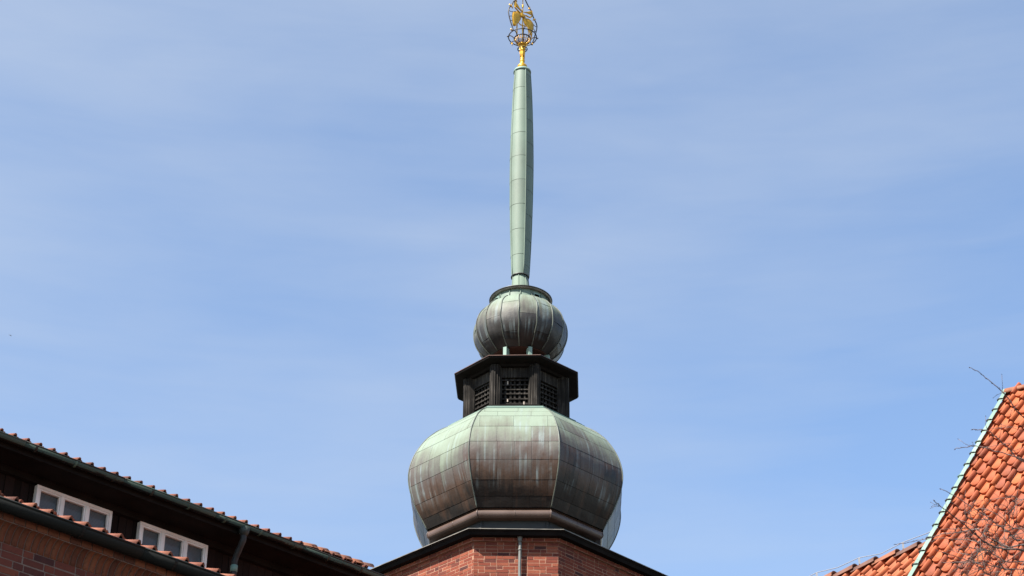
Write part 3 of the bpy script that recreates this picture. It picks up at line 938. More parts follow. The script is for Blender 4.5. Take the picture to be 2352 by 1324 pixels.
for y, r in ((99.2, 12.5), (96, 16.0)):
    mb.ring((FX, CY, fz(y)), pxm(r), 0.005, 32, 5)
mb.build('bowl', M['gold'], bk)
mb = MB()
mb.lathe([(pxm(1.1), fz(102)), (pxm(1.1), ZI), (pxm(1.7), ZI + 0.02), (pxm(1.2), ZI + 0.05), (pxm(1.15), fz(74)), (pxm(1.9), fz(67)), (pxm(2.0), fz(64)), (pxm(1.35), fz(59)), (pxm(1.2), fz(57)), (pxm(1.2), fz(18)),
          (pxm(2.3), fz(17)), (pxm(2.4), fz(15)), (pxm(1.5), fz(14.5)), (pxm(2.2), fz(13)), (pxm(2.2), fz(12.2)), (pxm(1.1), fz(11.5)), (pxm(0.9), fz(-20)), (0.004, fz(-30))], (FX, CY), 12)
mb.build('mast', M['gold'], fin)
AF = rad(40)                                     # the birds' plane: its left end is the nearer one
def fp(x, y, out=0.0):
    """traced point (12.04 px to the photo pixel, from 1150, 0) to the birds' upright plane"""
    X, Y = (x - 607) / 12.04 / SF, (1035 - y) / 12.04 / SF
    t_ = X / math.cos(AF)
    h = (Y + t_ * math.sin(AF) * 0.616) / 0.788
    return V((FX + t_ * math.cos(AF) - out * math.sin(AF) * -1 * -1, CY + t_ * math.sin(AF) + out * math.cos(AF) * 1.0, ZO + h))
FN = (fp(607, 900, 1.0) - fp(607, 900, 0.0)).normalized()
def plate(mb, pts, th=0.016, bulge=0.0):
    q = [fp(*p) for p in pts]
    c = sum(q, V((0, 0, 0))) / len(q)
    q = [c + (p - c) * 1.07 for p in q]
    a = [mb.vert(p - FN * th / 2) for p in q]
    b_ = [mb.vert(p + FN * th / 2) for p in q]
    ins = [(p * 0.6 + c * 0.4) for p in q]
    ia = [mb.vert(p - FN * (th / 2 + bulge)) for p in ins]
    ib = [mb.vert(p + FN * (th / 2 + bulge)) for p in ins]
    n = len(q)
    for i in range(n):
        j = (i + 1) % n
        mb.face([a[i], b_[i], b_[j], a[j]])
        mb.face([a[j], ia[j], ia[i], a[i]], sm=True)
        mb.face([b_[i], ib[i], ib[j], b_[j]], sm=True)
    ca, cb_ = mb.vert(c - FN * (th / 2 + bulge)), mb.vert(c + FN * (th / 2 + bulge))
    for i in range(n):
        j = (i + 1) % n
        mb.face([ca, ia[i], ia[j]], sm=True); mb.face([cb_, ib[j], ib[i]], sm=True)
def wirep(mb, pts, r): mb.tube([fp(*p) for p in pts], r, 6)
mb = MB()
plate(mb, [(335, 345), (375, 328), (420, 325), (490, 345), (545, 385), (565, 430), (545, 480), (540, 540), (510, 590), (480, 640), (440, 650), (425, 700), (375, 720), (345, 690), (335, 640), (325, 560), (320, 450), (325, 390)], 0.014, 0.012)
plate(mb, [(690, 520), (760, 530), (830, 570), (890, 650), (905, 700), (900, 800), (875, 860), (870, 950), (850, 1010), (800, 900), (755, 780), (725, 700), (695, 600)], 0.014, 0.012)
mb.build('wing', M['gold'], fin)
mb = MB()
plate(mb, [(380, 20), (420, 75), (470, 145), (510, 230), (560, 290), (605, 325), (597, 338), (540, 290), (430, 190), (400, 182), (380, 160), (370, 120)], 0.014, 0.01)
plate(mb, [(640, 330), (720, 325), (800, 305), (850, 280), (858, 340), (832, 402), (760, 372), (700, 352), (640, 345)], 0.014, 0.01)
plate(mb, [(530, 360), (575, 350), (607, 390), (650, 410), (690, 520), (700, 620), (680, 700), (655, 600), (640, 500), (607, 470), (575, 470), (550, 440)], 0.02, 0.015)
mb.build('head_and_body', M['gold'], fin)
mb = MB()
wirep(mb, [(380, 170), (400, 225), (450, 275), (510, 335), (570, 375)], 0.017)
wirep(mb, [(855, 300), (868, 380), (858, 450), (815, 478), (760, 462), (705, 430), (665, 425), (645, 470)], 0.017)
wirep(mb, [(500, 640), (550, 690), (607, 705), (650, 715), (690, 748)], 0.013)
wirep(mb, [(438, 690), (440, 830), (440, 970)], 0.008)
wirep(mb, [(462, 640), (458, 830), (458, 970)], 0.008)
wirep(mb, [(650, 500), (685, 640), (715, 745)], 0.009)
wirep(mb, [(755, 790), (768, 900), (780, 990)], 0.008)
wirep(mb, [(870, 850), (858, 950), (862, 1060), (890, 1040)], 0.010)
mb.build('neck_and_legs', M['gold'], fin)
mb = MB()
wirep(mb, [(318, 868), (345, 820), (310, 720), (265, 590), (230, 460), (210, 350), (212, 280), (235, 210), (270, 180), (310, 120), (340, 50), (390, 15), (440, -20), (500, -90), (560, -160), (607, -230)], 0.013)
wirep(mb, [(880, 1190), (920, 1100), (958, 960), (985, 880), (1002, 800), (1010, 720), (990, 640), (950, 560), (900, 460), (862, 340), (840, 285), (800, 230), (760, 160), (690, 20), (650, -90), (607, -230)], 0.013)
for a in ([(215, 295), (270, 325), (335, 330)], [(236, 462), (270, 452), (315, 452)], [(280, 580), (310, 568), (330, 572)], [(900, 660), (945, 715), (1003, 742)], [(915, 790), (945, 850), (985, 882)]):
    wirep(mb, a, 0.007)
mandorla = mb.build('pointed_frame', M['iron'], fin)
for a in ([(235, 120), (255, 160), (285, 190), (320, 205), (318, 240)], [(275, 190), (290, 150), (310, 125)], [(275, 800), (300, 845), (345, 850)], [(770, 240), (800, 225), (805, 180)], [(795, 225), (800, 265)],
          [(900, 550), (940, 535), (975, 520)], [(915, 505), (945, 535), (960, 580)], [(440, 60), (425, 25), (390, 10)], [(880, 1190), (890, 1240)], [(318, 1190), (325, 1270)]):
    mb = MB()
    wirep(mb, a, [0.014] + [0.016] * (len(a) - 2) + [0.007])
    mb.build('crocket', M['gold'], mandorla)

# ------------------------------------------------------------------ left wing with the long eaves
DA = rad(47)
d_, n_ = V((math.sin(DA), math.cos(DA), 0)), V((math.cos(DA), -math.sin(DA), 0))
UZ = V((0, 0, 1))
L0 = at(0, 1152, 20.2)
U0 = at(0, 998, 27.6)
rel = U0 - L0
US, UT, UZ_ = rel.dot(d_), rel.dot(n_), rel.z
def lw(s, t, z): return L0 + d_ * s + n_ * t + UZ * z
wing = thing('attic_building', 'dark timbered attic storey with white windows and long copper gutters above a brick wall', 'building', (L0.x, L0.y, 0))
S0, S1 = -6.0, 5.2
# brick wall below the lower gutter
mb = MB()
ZW = 0.0
wt = -0.20                                       # wall plane
zc = -0.30                                       # underside of the cornice
o = lw(S0, wt, 0)
bz = o.z + zc
bricks(mb, V((o.x, o.y, 0)), d_, n_, S1 - S0, bz - 3.2, bz, course=0.077, st=0.226, hd=0.107, jt=0.013, proud=0.004)
mb.box(V((o.x, o.y, 0)) - n_ * 0.5, d_ * (S1 - S0), n_ * 0.49, UZ * (bz - 3.2), 0.5, 2)
mb.box(V((o.x, o.y, bz - 3.2)) - n_ * 0.5, d_ * (S1 - S0), n_ * 0.49, UZ * (3.2 - zc + 0.03), 0.5, 1)
mb.build('brick_wall', [M['brick_dark'], M['mortar_grey'], M['brick_plain']], wing)
mb = MB()                                        # cavetto cornice of moulded bricks set on edge
x = S0
while x < S1:
    t = min(1, max(0, rnd.gauss(0.5, 0.25)))
    w_ = 0.063
    cv = [(0.004 + 0.115 * (1 - math.cos(q)) , 0.165 * math.sin(q)) for q in [rad(90 * k / 6) for k in range(7)]]
    A = [mb.vert(lw(x, wt + a, zc + b_)) for a, b_ in cv]
    B_ = [mb.vert(lw(x + w_, wt + a, zc + b_)) for a, b_ in cv]
    A2 = [mb.vert(lw(x, wt + a - 0.03, zc + b_)) for a, b_ in cv]
    B2 = [mb.vert(lw(x + w_, wt + a - 0.03, zc + b_)) for a, b_ in cv]
    for k in range(6):
        mb.face([A[k], B_[k], B_[k + 1], A[k + 1]], t, 0, None, True)
        mb.face([A2[k], A[k], A[k + 1], A2[k + 1]], t)
        mb.face([B_[k], B2[k], B2[k + 1], B_[k + 1]], t)
    mb.face([A[0], A2[0], B2[0], B_[0]], t)
    x += w_ + 0.011
for k in range(6):                               # mortar behind them
    a, b_ = cv[k], cv[k + 1]
    mb.poly([lw(S0, wt + a[0] - 0.008, zc + a[1]), lw(S1, wt + a[0] - 0.008, zc + a[1]), lw(S1, wt + b_[0] - 0.008, zc + b_[1]), lw(S0, wt + b_[0] - 0.008, zc + b_[1])], 0.5, 1)
x = S0
while x < S1:
    mb.box(lw(x, wt - 0.02, zc + 0.172), d_ * 0.115, n_ * 0.15, UZ * 0.066, min(1, max(0, rnd.gauss(0.45, 0.25))), 0)
    x += 0.127
mb.box(lw(S0, wt - 0.03, zc + 0.165), d_ * (S1 - S0), n_ * 0.15, UZ * 0.08, 0.5, 1)
mb.build('cornice', [M['brick_cornice'], M['mortar_grey']], wing)

def gutter(mb, p, s0, s1, r, seg):
    """half-round gutter with a rolled lip, in lapped lengths"""
    x = s0
    while x < s1:
        e = min(x + seg, s1)
        t = rnd.random()
        n = 12
        rr = r + rnd.uniform(-0.0015, 0.0015)
        def sec(s, q): return [mb.vert(p + d_ * s + n_ * (q * math.cos(math.pi + math.pi * k / n)) + UZ * (q * math.sin(math.pi + math.pi * k / n))) for k in range(n + 1)]
        a, b_ = sec(x, rr), sec(e + 0.01, rr + 0.003)
        c, f = sec(x, rr - 0.005), sec(e + 0.01, rr - 0.003)
        for k in range(n):
            mb.face([a[k], a[k + 1], b_[k + 1], b_[k]], t * 0.25 + (0.75 if k >= 9 else 0.42 if k == 8 else 0.05), 0, None, True)
            mb.face([c[k + 1], c[k], f[k], f[k + 1]], t, 0, None, True)
            mb.face([a[k + 1], a[k], c[k], c[k + 1]], t)
        for q in (0, n):
            mb.face([a[q], b_[q], f[q], c[q]], t)
        mb.tube([p + d_ * x + n_ * rr, p + d_ * (e + 0.01) + n_ * (rr + 0.003)], 0.011, 6, t)
        x = e
mb = MB()
gutter(mb, L0, S0, S1, 0.085, 1.9)
lg = mb.build('lower_gutter', M['gutter_dark'], wing)
mb = MB()
mb.box(lw(S0, wt + 0.09, -0.058), d_ * (S1 - S0), n_ * 0.022, UZ * 0.08)
mb.build('fascia_board', M['soffit'], wing)
# lower roof
PHL = rad(25)
setback = -UT - 0.65
mb = MB()
dvl, nrl = (-n_ * math.cos(PHL) + UZ * math.sin(PHL)), (n_ * math.sin(PHL) + UZ * math.cos(PHL))
wl = 0.200
nrow = int(setback / math.cos(PHL) / 0.33) + 1
pantiles(mb, lw(S0, 0.03, -0.016), d_, dvl, nrl, wl, 0.33, int((S1 - S0) / wl), nrow, k=1.6)
mb.poly([lw(S0, 0.0, -0.06), lw(S1, 0.0, -0.06), lw(S1, 0, -0.06) + dvl * (setback / math.cos(PHL)), lw(S0, 0, -0.06) + dvl * (setback / math.cos(PHL))], 0.5, 1)
mb.build('lower_roof', [M['tile_old'], M['soffit']], wing)
ZA0 = setback * math.tan(PHL)
# attic storey
SA1 = US + 8.2
tw = UT - 0.62                                   # attic wall plane
ztop = UZ_ - 0.10
mb = MB()
x = S0
while x < SA1:
    w_ = rnd.choice((0.11, 0.125, 0.14))
    pr = rnd.choice((0.0, 0.012))
    o = lw(x, tw - 0.03, ZA0 - 1.0)
    mb.box(o, d_ * (w_ - 0.006), n_ * (0.03 + pr), UZ * (ztop - ZA0 + 1.0), rnd.random())
    x += w_
mb.box(lw(S0, tw - 0.25, ZA0 - 9.0), d_ * (SA1 - S0), n_ * 0.21, UZ * (ztop - ZA0 + 9.0), 0.3)
mb.build('board_wall', M['boards'], wing)
mb = MB()
mb.box(lw(S0, tw, ztop), d_ * (US + 10.4 - S0), n_ * (UT - 0.10 - tw), UZ * 0.03)
mb.box(lw(S0, tw + 0.0, ztop - 0.10), d_ * (US + 10.4 - S0), n_ * 0.09, UZ * 0.095)
mb.box(lw(S0, UT - 0.105, ztop - 0.02), d_ * (US + 10.4 - S0), n_ * 0.025, UZ * 0.14)
mb.build('soffit', M['soffit'], wing)
PU = lw(US, UT, UZ_)
mb = MB()
gutter(mb, PU, S0 - US, 10.4, 0.062, 1.55)
ug = mb.build('upper_gutter', M['gutter'], wing)
for gob, P0, s0, s1, r, st_, ph in ((ug, PU, S0 - US, 10.3, 0.066, 0.62, 0.18), (lg, L0, S0, S1, 0.090, 1.1, 0.3)):
    x = s0 + ph
    while x < s1:
        mb = MB()
        pts = [P0 + d_ * x + n_ * (r * math.cos(q)) + UZ * (r * math.sin(q)) for q in [math.pi + math.pi * k / 10 for k in range(11)]]
        for k in range(10):
            mb.box(pts[k] - d_ * 0.016, d_ * 0.032, pts[k + 1] - pts[k], (pts[k] - P0 - d_ * x).normalized() * 0.004, 0.9 if int(x * 7) % 3 else 0.2)
        x += st_
        mb.build('gutter_bracket', M['gutter_dull'] if gob is ug else M['gutter_dark'], gob)
PHU = rad(24)
dvu, nru = (-n_ * math.cos(PHU) + UZ * math.sin(PHU)), (n_ * math.sin(PHU) + UZ * math.cos(PHU))
wu = 0.200
SR1 = at(852, 1302, 31.2)
su1 = (SR1 - PU).dot(d_)
nc = int((su1 - (S0 - US)) / wu)
mb = MB()
pantiles(mb, PU + d_ * (S0 - US) + n_ * 0.02 - UZ * 0.006, d_, dvu, nru, wu, 0.34, nc, 9, k=1.25)
mb.poly([PU + d_ * (S0 - US) - UZ * 0.05, PU + d_ * su1 - UZ * 0.05, PU + d_ * su1 - UZ * 0.05 + dvu * 3.1, PU + d_ * (S0 - US) - UZ * 0.05 + dvu * 3.1], 0.5, 1)
mb.build('upper_roof', [M['tile_old'], M['soffit']], wing)
a, b_ = at(694, 1254, 30.6), at(851, 1307, 31.5)
for k in range(6):
    p0, p1 = a.lerp(b_, k / 6 - 0.02), a.lerp(b_, (k + 1) / 6)
    mb = half_tile(p1 + UZ * 0.0, p0 - UZ * 0.012, UZ, 0.085, 0.07, t=rnd.random())
    mb.build('ridge_tile', M['ridge'], wing)
# windows
def window(p_tl, width, s_off):
    """three white casements side by side; p_tl = upper left corner of the frame on the wall"""
    hgt = 1.05
    fr = MB()
    fw, dp = 0.042, 0.075
    o = p_tl - UZ * hgt
    fr.box(o + n_ * 0.0, d_ * width, n_ * dp, UZ * fw)
    fr.box(o + UZ * (hgt - fw), d_ * width, n_ * dp, UZ * fw)
    cw = width / 3
    zi0, zi1 = fw + 0.001, hgt - fw - 0.001
    for k in range(4):
        x = max(0, min(width - fw, k * cw - fw / 2))
        fr.box(o + d_ * x + UZ * zi0, d_ * fw, n_ * dp, UZ * (zi1 - zi0))
    f = fr.build('window', M['white'], wing)
    for k in range(3):
        xa = (fw if k == 0 else k * cw + fw / 2) + 0.0015
        xb = (width - fw if k == 2 else (k + 1) * cw - fw / 2) - 0.0015
        sw = 0.024
        sa = MB()
        for oo, ee, hh in ((0, xb - xa, sw), ):
            sa.box(o + d_ * xa + n_ * 0.022 + UZ * (zi0 + 0.001), d_ * (xb - xa), n_ * 0.045, UZ * sw)
            sa.box(o + d_ * xa + n_ * 0.022 + UZ * (zi1 - 0.001 - sw), d_ * (xb - xa), n_ * 0.045, UZ * sw)
            sa.box(o + d_ * xa + n_ * 0.022 + UZ * (zi0 + sw + 0.002), d_ * sw, n_ * 0.045, UZ * (zi1 - zi0 - 2 * sw - 0.004))
            sa.box(o + d_ * (xb - sw) + n_ * 0.022 + UZ * (zi0 + sw + 0.002), d_ * sw, n_ * 0.045, UZ * (zi1 - zi0 - 2 * sw - 0.004))
        sa.build('casement', M['white'], f)
        gl = MB()
        q = [o + d_ * (xa + sw) + n_ * 0.035 + UZ * (zi0 + sw), o + d_ * (xb - sw) + n_ * 0.035 + UZ * (zi0 + sw), o + d_ * (xb - sw) + n_ * 0.035 + UZ * (zi1 - sw), o + d_ * (xa + sw) + n_ * 0.035 + UZ * (zi1 - sw)]
        gl.poly(q)
        gl.build('pane', M['glass'], f)
        bl = MB()
        q2 = [p - n_ * 0.022 for p in q]
        bl.poly(q2, 0.5, 0, [(0, 0), (xb - xa, 0), (xb - xa, zi1 - zi0), (0, zi1 - zi0)])
        bl.build('blind', M['blind'], f)
def on_wall(px_, py_):
    r = ray(px_, py_)
    p0 = lw(0, tw + 0.0125, 0)
    return CAM + r * ((p0 - CAM).dot(n_) / r.dot(n_))
for tl, tr in (((80, 1117), (252, 1178)), ((316, 1201), (471, 1259))):
    a, b_ = on_wall(*tl), on_wall(*tr)
    window(a, (b_ - a).dot(d_), 0)
# rain pipe from the upper gutter
mb = MB()
g0 = PU + d_ * ((at(604, 1224, 29.5) - PU).dot(d_)) - UZ * 0.06
wp = g0 - n_ * 0.50
wp = g0 + n_ * (tw + 0.09 - UT) + d_ * 0.0
pts = [g0 + UZ * 0.0, g0 - UZ * 0.16, g0 - UZ * 0.22 - n_ * 0.04]
e1 = g0 - n_ * 0.17 - UZ * 0.40
pts += [e1 + n_ * 0.04 + UZ * 0.05, e1 - UZ * 0.03, e1 - UZ * 0.5, e1 - UZ * 3.0]
mb.tube(pts, 0.044, 14, 0.4)
dpipe = mb.build('drainpipe', M['flange'], wing)
mb = MB()
mb.tube([g0 + UZ * 0.02, g0 - UZ * 0.05, g0 - UZ * 0.10], [0.085, 0.07, 0.047], 14, 0.2)
mb.build('hopper', M['gutter_dull'], dpipe)
mb = MB()
mb.tube([e1 - UZ * 0.10, e1 - UZ * 0.20], 0.052, 14, 0.6)
mb.build('collar', M['pale_copper'], dpipe)

# ------------------------------------------------------------------ right building with orange pantiles
AZ, PHR = rad(52), rad(49.2)
K = at(2306, 903, 30.0)
rr_ = V((-math.sin(AZ), math.cos(AZ), 0))        # along the ridge, going away to the left
hu = V((math.cos(AZ), math.sin(AZ), 0))
uu = hu * math.cos(PHR) + UZ * math.sin(PHR)     # up the slope
nn = (uu.cross(rr_)).normalized()
if nn.z < 0: nn = -nn
house = thing('tiled_house', 'steep bright orange pantiled roof with pale green copper verge, lower tiled wing at its foot', 'house', (K.x, K.y, 0))
wr, er, NR, NC = 0.215, 0.345, 24, 26
low = K - uu * (NR * er)
mb = MB()
ex_ = -rr_                                        # along the eave to the right
pantiles(mb, low + ex_ * 0.045, ex_, uu, nn, wr, er, NC, NR, k=1.35)
pl = [low - nn * 0.03 + ex_ * 0.02, low - nn * 0.03 + ex_ * (NC * wr), K - nn * 0.03 + ex_ * (NC * wr), K - nn * 0.03 + ex_ * 0.02]
mb.poly(pl, 0.5, 1)
far = K + hu * (NR * er * math.cos(PHR)) - UZ * (NR * er * math.sin(PHR))
mb.poly([K - nn * 0.03 + ex_ * 0.02, K + ex_ * (NC * wr), far + ex_ * (NC * wr), far + ex_ * 0.02], 0.5, 1)
roof = mb.build('roof', [M['tile'], M['soffit']], house)
mb = MB()                                         # copper verge, one stepped length to a tile course
for j in range(NR):
    c = low + uu * (j * er)
    t = rnd.random()
    a = c + ex_ * 0.082 + nn * 0.052
    v0, v1 = uu * (er * 1.03), -uu * 0.012
    q = [a, a - ex_ * 0.052 + nn * 0.012, a - ex_ * 0.066 - nn * 0.002, a - ex_ * 0.066 - nn * 0.06]
    top_ = [p + v0 - nn * 0.012 for p in q]
    for k in range(3):
        mb.poly([q[k], top_[k], top_[k + 1], q[k + 1]], t)
    mb.poly([p - nn * 0.004 for p in (q[0], q[1], q[2])], t)
    mb.tube([a - ex_ * 0.005 - uu * 0.004, a - ex_ * 0.055 + nn * 0.008 - uu * 0.004, a - ex_ * 0.072 - nn * 0.004 - uu * 0.004, a - ex_ * 0.070 - nn * 0.03 - uu * 0.004], [0.008, 0.013, 0.018, 0.014], 6, t, 1)
mb.build('verge_flashing', [M['pale_copper'], M['gutter_dull']], house)
for k in range(12):
    p0 = K + ex_ * (0.05 + 0.38 * k) - UZ * 0.072
    mb = half_tile(p0, p0 + ex_ * 0.41 - UZ * 0.015, UZ, 0.125, 0.105, t=rnd.random())
    mb.build('ridge_tile', M['ridge'], house)
mb = MB()
mb.lathe([(0.05, K.z - 0.06), (0.065, K.z), (0.05, K.z + 0.035), (0.02, K.z + 0.045)], (K.x + ex_.x * 0.03, K.y + ex_.y * 0.03), 10)
mb.build('verge_cap', M['pale_copper'], house)
# gable wall and body
mb = MB()
gw = [K - nn * 0.08 + ex_ * 0.10, low - nn * 0.08 + ex_ * 0.10 + uu * 0.2]
gb = far - nn * 0.08 + ex_ * 0.10
for off in (0.0, NC * wr - 0.2):
    q = [gw[0], gw[1], V((gw[1].x, gw[1].y, 0)), V((gb.x, gb.y, 0)), gb]
    mb.poly([p + ex_ * off for p in q], 0.5)
e0, e1_ = gw[1], gw[1] + ex_ * (NC * wr - 0.2)
mb.poly([e0, e1_, V((e1_.x, e1_.y, 0)), V((e0.x, e0.y, 0))])
mb.build('wall', M['brick_plain'], house)
# the lower wing's roof
AZ2, PH2 = rad(45), rad(46)
r2 = V((-math.sin(AZ2), math.cos(AZ2), 0))
h2 = V((math.cos(AZ2), math.sin(AZ2), 0))
u2 = h2 * math.cos(PH2) + UZ * math.sin(PH2)
n2 = u2.cross(r2).normalized()
if n2.z < 0: n2 = -n2
K2 = at(2120, 1263, 29.4) - r2 * 0.4
Lr = 7.0
mb = MB()
NR2, NC2 = 14, 34
w2, e2 = 0.205, 0.36
lo2 = K2 + r2 * (NC2 * w2) - u2 * (NR2 * e2)
pantiles(mb, lo2, -r2, u2, n2, w2, e2, NC2, NR2, k=1.35)
mb.poly([lo2 - n2 * 0.03, lo2 - n2 * 0.03 - r2 * (NC2 * w2), K2 - n2 * 0.03, K2 - n2 * 0.03 + r2 * (NC2 * w2)], 0.5, 1)
fr2 = h2 * (NR2 * e2 * math.cos(PH2)) - UZ * (NR2 * e2 * math.sin(PH2))
mb.poly([K2 - n2 * 0.03, K2 + fr2, K2 + fr2 + r2 * (NC2 * w2), K2 - n2 * 0.03 + r2 * (NC2 * w2)], 0.5, 1)
mb.build('lower_roof', [M['tile_new'], M['soffit']], house)
mb = MB()
q = [K2 + r2 * (NC2 * w2 - 0.1) - n2 * 0.1, lo2 - r2 * 0.1 + u2 * 0.2 - n2 * 0.1]
qb = K2 + fr2 + r2 * (NC2 * w2 - 0.1) - h2 * 0.2
mb.poly([q[0], q[1], V((q[1].x, q[1].y, 0)), V((qb.x, qb.y, 0)), qb])
e0, e1_ = q[1], q[1] - r2 * (NC2 * w2 - 0.2)
mb.poly([e0, e1_, V((e1_.x, e1_.y, 0)), V((e0.x, e0.y, 0))])
mb.build('lower_wall', M['brick_plain'], house)
for k in range(19):
    s_ = 0.05 + 0.37 * k
    p0 = K2 + r2 * s_ + UZ * 0.03
    mb = half_tile(p0, p0 + r2 * 0.42 - UZ * 0.045, UZ + V((0, 0, 0)), 0.115, 0.095, t=rnd.random())
    mb.build('ridge_tile', M['ridge'], house)
mb = MB()
pts = []
for k in range(9):
    s_ = 0.72 + 0.76 * k
    b_ = K2 + r2 * s_ + UZ * 0.13
    mb.box(b_ - V((0.012, 0.012, 0.02)), V((0.024, 0, 0)), V((0, 0.02, 0)), V((0, 0, 0.10)), 0.2)
    tp = b_ + UZ * 0.082
    if pts: pts.append((pts[-1] + tp) / 2 - UZ * (0.035 + 0.02 * (k % 2)))
    pts.append(tp)
pts.insert(0, K2 + r2 * 0.3 + UZ * 0.22)
pts.insert(0, K2 - r2 * 0.35 + UZ * 0.32)
mb.tube(pts, 0.0055, 5)
mb.build('lightning_conductor', M['wire'], house)

# ------------------------------------------------------------------ bare tree at the right
tree = thing('bare_tree', 'leafless tree whose thin budding twigs reach in front of the orange roof', 'tree', (6.6, 12.6, 0))
TD = 15.0
def tp(x, y, dd=0.0): return at(x, y, TD + dd)
trunk_top = tp(2720, 1290, 0.3)
mb = MB()
mb.tube([(6.6, 12.6, -0.1), (6.55, 12.65, 0.6), (6.45, 12.7, 2.2), (6.4, 12.75, 4.4), trunk_top - V((0.1, 0, 1.2)), trunk_top, trunk_top + V((0.2, 0.1, 1.8)), trunk_top + V((0.1, 0.3, 3.6))], [0.24, 0.19, 0.165, 0.145, 0.12, 0.10, 0.06, 0.02], 14)
trunk = mb.build('trunk', M['bark'], tree)
BR = {
 'a': ([(2720, 1300, .3), (2560, 1300, .2), (2440, 1280, .1), (2352, 1265, 0), (2294, 1258, 0), (2265, 1248, -.05), (2235, 1222, -.1), (2215, 1205, -.1), (2198, 1193, -.15), (2176, 1174, -.2), (2160, 1163, -.2), (2146, 1151, -.2)], 5.5, 1.3),
 'b': ([(2420, 1275, .1), (2352, 1252, .1), (2316, 1258, .1), (2285, 1242, .15), (2255, 1226, .2), (2232, 1206, .2), (2205, 1196, .25)], 4.0, 1.4),
 'c': ([(2700, 1180, .6), (2500, 1180, .5), (2352, 1240, .4), (2318, 1222, .4), (2294, 1208, .4), (2263, 1185, .4), (2217, 1155, .4), (2190, 1138, .4), (2161, 1124, .4)], 3.6, 1.2),
 'd': ([(2690, 1060, .8), (2480, 1040, .7), (2352, 959, .6), (2316, 915, .6), (2301, 898, .6), (2280, 881, .6), (2263, 868, .6), (2245, 853, .6), (2228, 845, .6)], 3.4, 1.1),
 'e': ([(2700, 1120, .1), (2500, 1130, .1), (2352, 1062, 0), (2324, 1037, 0), (2294, 1010, 0), (2271, 991, 0), (2252, 988, 0), (2234, 987, 0)], 3.6, 1.3),
 'f': ([(2680, 1150, -.3), (2480, 1100, -.3), (2339, 1051, -.4), (2310, 1043, -.4), (2278, 1033, -.4), (2257, 1028, -.4), (2236, 1025, -.4), (2215, 1028, -.4), (2194, 1032, -.4)], 3.2, 1.1),
 'g': ([(2250, 1215, 0), (2221, 1220, .1), (2195, 1224, .2), (2164, 1227, .3), (2135, 1236, .3), (2107, 1242, .35), (2080, 1248, .35), (2055, 1251, .35)], 2.4, 0.9),
 'h': ([(2660, 1360, .2), (2450, 1330, .1), (2352, 1309, 0), (2315, 1308, 0), (2278, 1300, 0), (2250, 1293, 0), (2210, 1292, 0), (2165, 1293, 0)], 3.4, 1.2),
 'i': ([(2560, 1420, -.5), (2400, 1380, -.5), (2278, 1324, -.6), (2255, 1308, -.6), (2233, 1293, -.6), (2202, 1281, -.6), (2175, 1272, -.6), (2150, 1264, -.6)], 2.6, 1.0),
 'j': ([(2700, 1200, -.2), (2500, 1230, -.2), (2352, 1215, -.2), (2325, 1212, -.2), (2300, 1190, -.2), (2270, 1172, -.15), (2245, 1170, -.1), (2215, 1180, 0)], 2.8, 1.0),
 'k': ([(2250, 1247, 0), (2225, 1240, .1), (2190, 1240, .1), (2160, 1236, .1), (2138, 1245, .1)], 2.0, 0.9),
 'l': ([(2440, 1280, .3), (2352, 1290, .3), (2310, 1290, .3), (2285, 1275, .3), (2262, 1262, .3), (2240, 1268, .3), (2225, 1284, .3), (2212, 1296, .3), (2205, 1312, .3)], 3.0, 1.1),
 'm': ([(2352, 1262, .2), (2320, 1285, .3), (2290, 1300, .3), (2262, 1290, .3), (2230, 1288, .3), (2200, 1291, .3)], 2.2, 0.9),
 'n': ([(2700, 1090, .2), (2500, 1100, .2), (2352, 1148, .2), (2330, 1140, .2), (2312, 1142, .2)], 2.4, 0.9),
 'o': ([(2640, 1330, .5), (2450, 1290, .5), (2352, 1220, .5), (2335, 1205, .5), (2318, 1170, .5), (2300, 1160, .5)], 2.4, 0.9),
}
TK = [V((6.4, 12.75, 4.4)), trunk_top - V((0.1, 0, 1.2)), trunk_top, trunk_top + V((0.2, 0.1, 1.8)), trunk_top + V((0.1, 0.3, 3.6))]
def trunk_at(z):
    for a, b_ in zip(TK[:-1], TK[1:]):
        if z <= b_.z: return a.lerp(b_, max(0.0, (z - a.z) / (b_.z - a.z)))
    return TK[-1]
twigs = MB(); buds = MB()
def bud(p, d, r):
    d = d.normalized()
    buds.tube([p - d * r * 0.8, p, p + d * r * 1.6, p + d * r * 3.0], [r * 0.5, r * 1.0, r * 0.75, r * 0.1], 6)
def sprout(p, d, ln, r, lev):
    pts = [p]
    q = p.copy()
    dd = d.normalized()
    ns = 5
    for k in range(ns):
        dd = (dd + V((rnd.gauss(0, .09), rnd.gauss(0, .09), rnd.gauss(0.03, .09)))).normalized()
        q = q + dd * (ln / ns)
        pts.append(q.copy())
        if rnd.random() < 0.5: bud(q + dd.orthogonal() * r * 0.6, (dd + dd.orthogonal() * rnd.choice((-1, 1)) * 0.7), r * 1.0)
        if lev > 0 and rnd.random() < 0.55:
            side = dd.cross(FW).normalized() * rnd.choice((-1, 1))
            sprout(q, dd * 0.8 + side * rnd.uniform(0.5, 1.0) + FW * rnd.gauss(0, .3), ln * rnd.uniform(0.35, 0.6), r * 0.75, lev - 1)
    twigs.tube(pts, [r * (1 - 0.5 * k / ns) for k in range(ns + 1)], 5)
    bud(pts[-1], dd, r * 1.1)
pxr = TD / FPX / 2
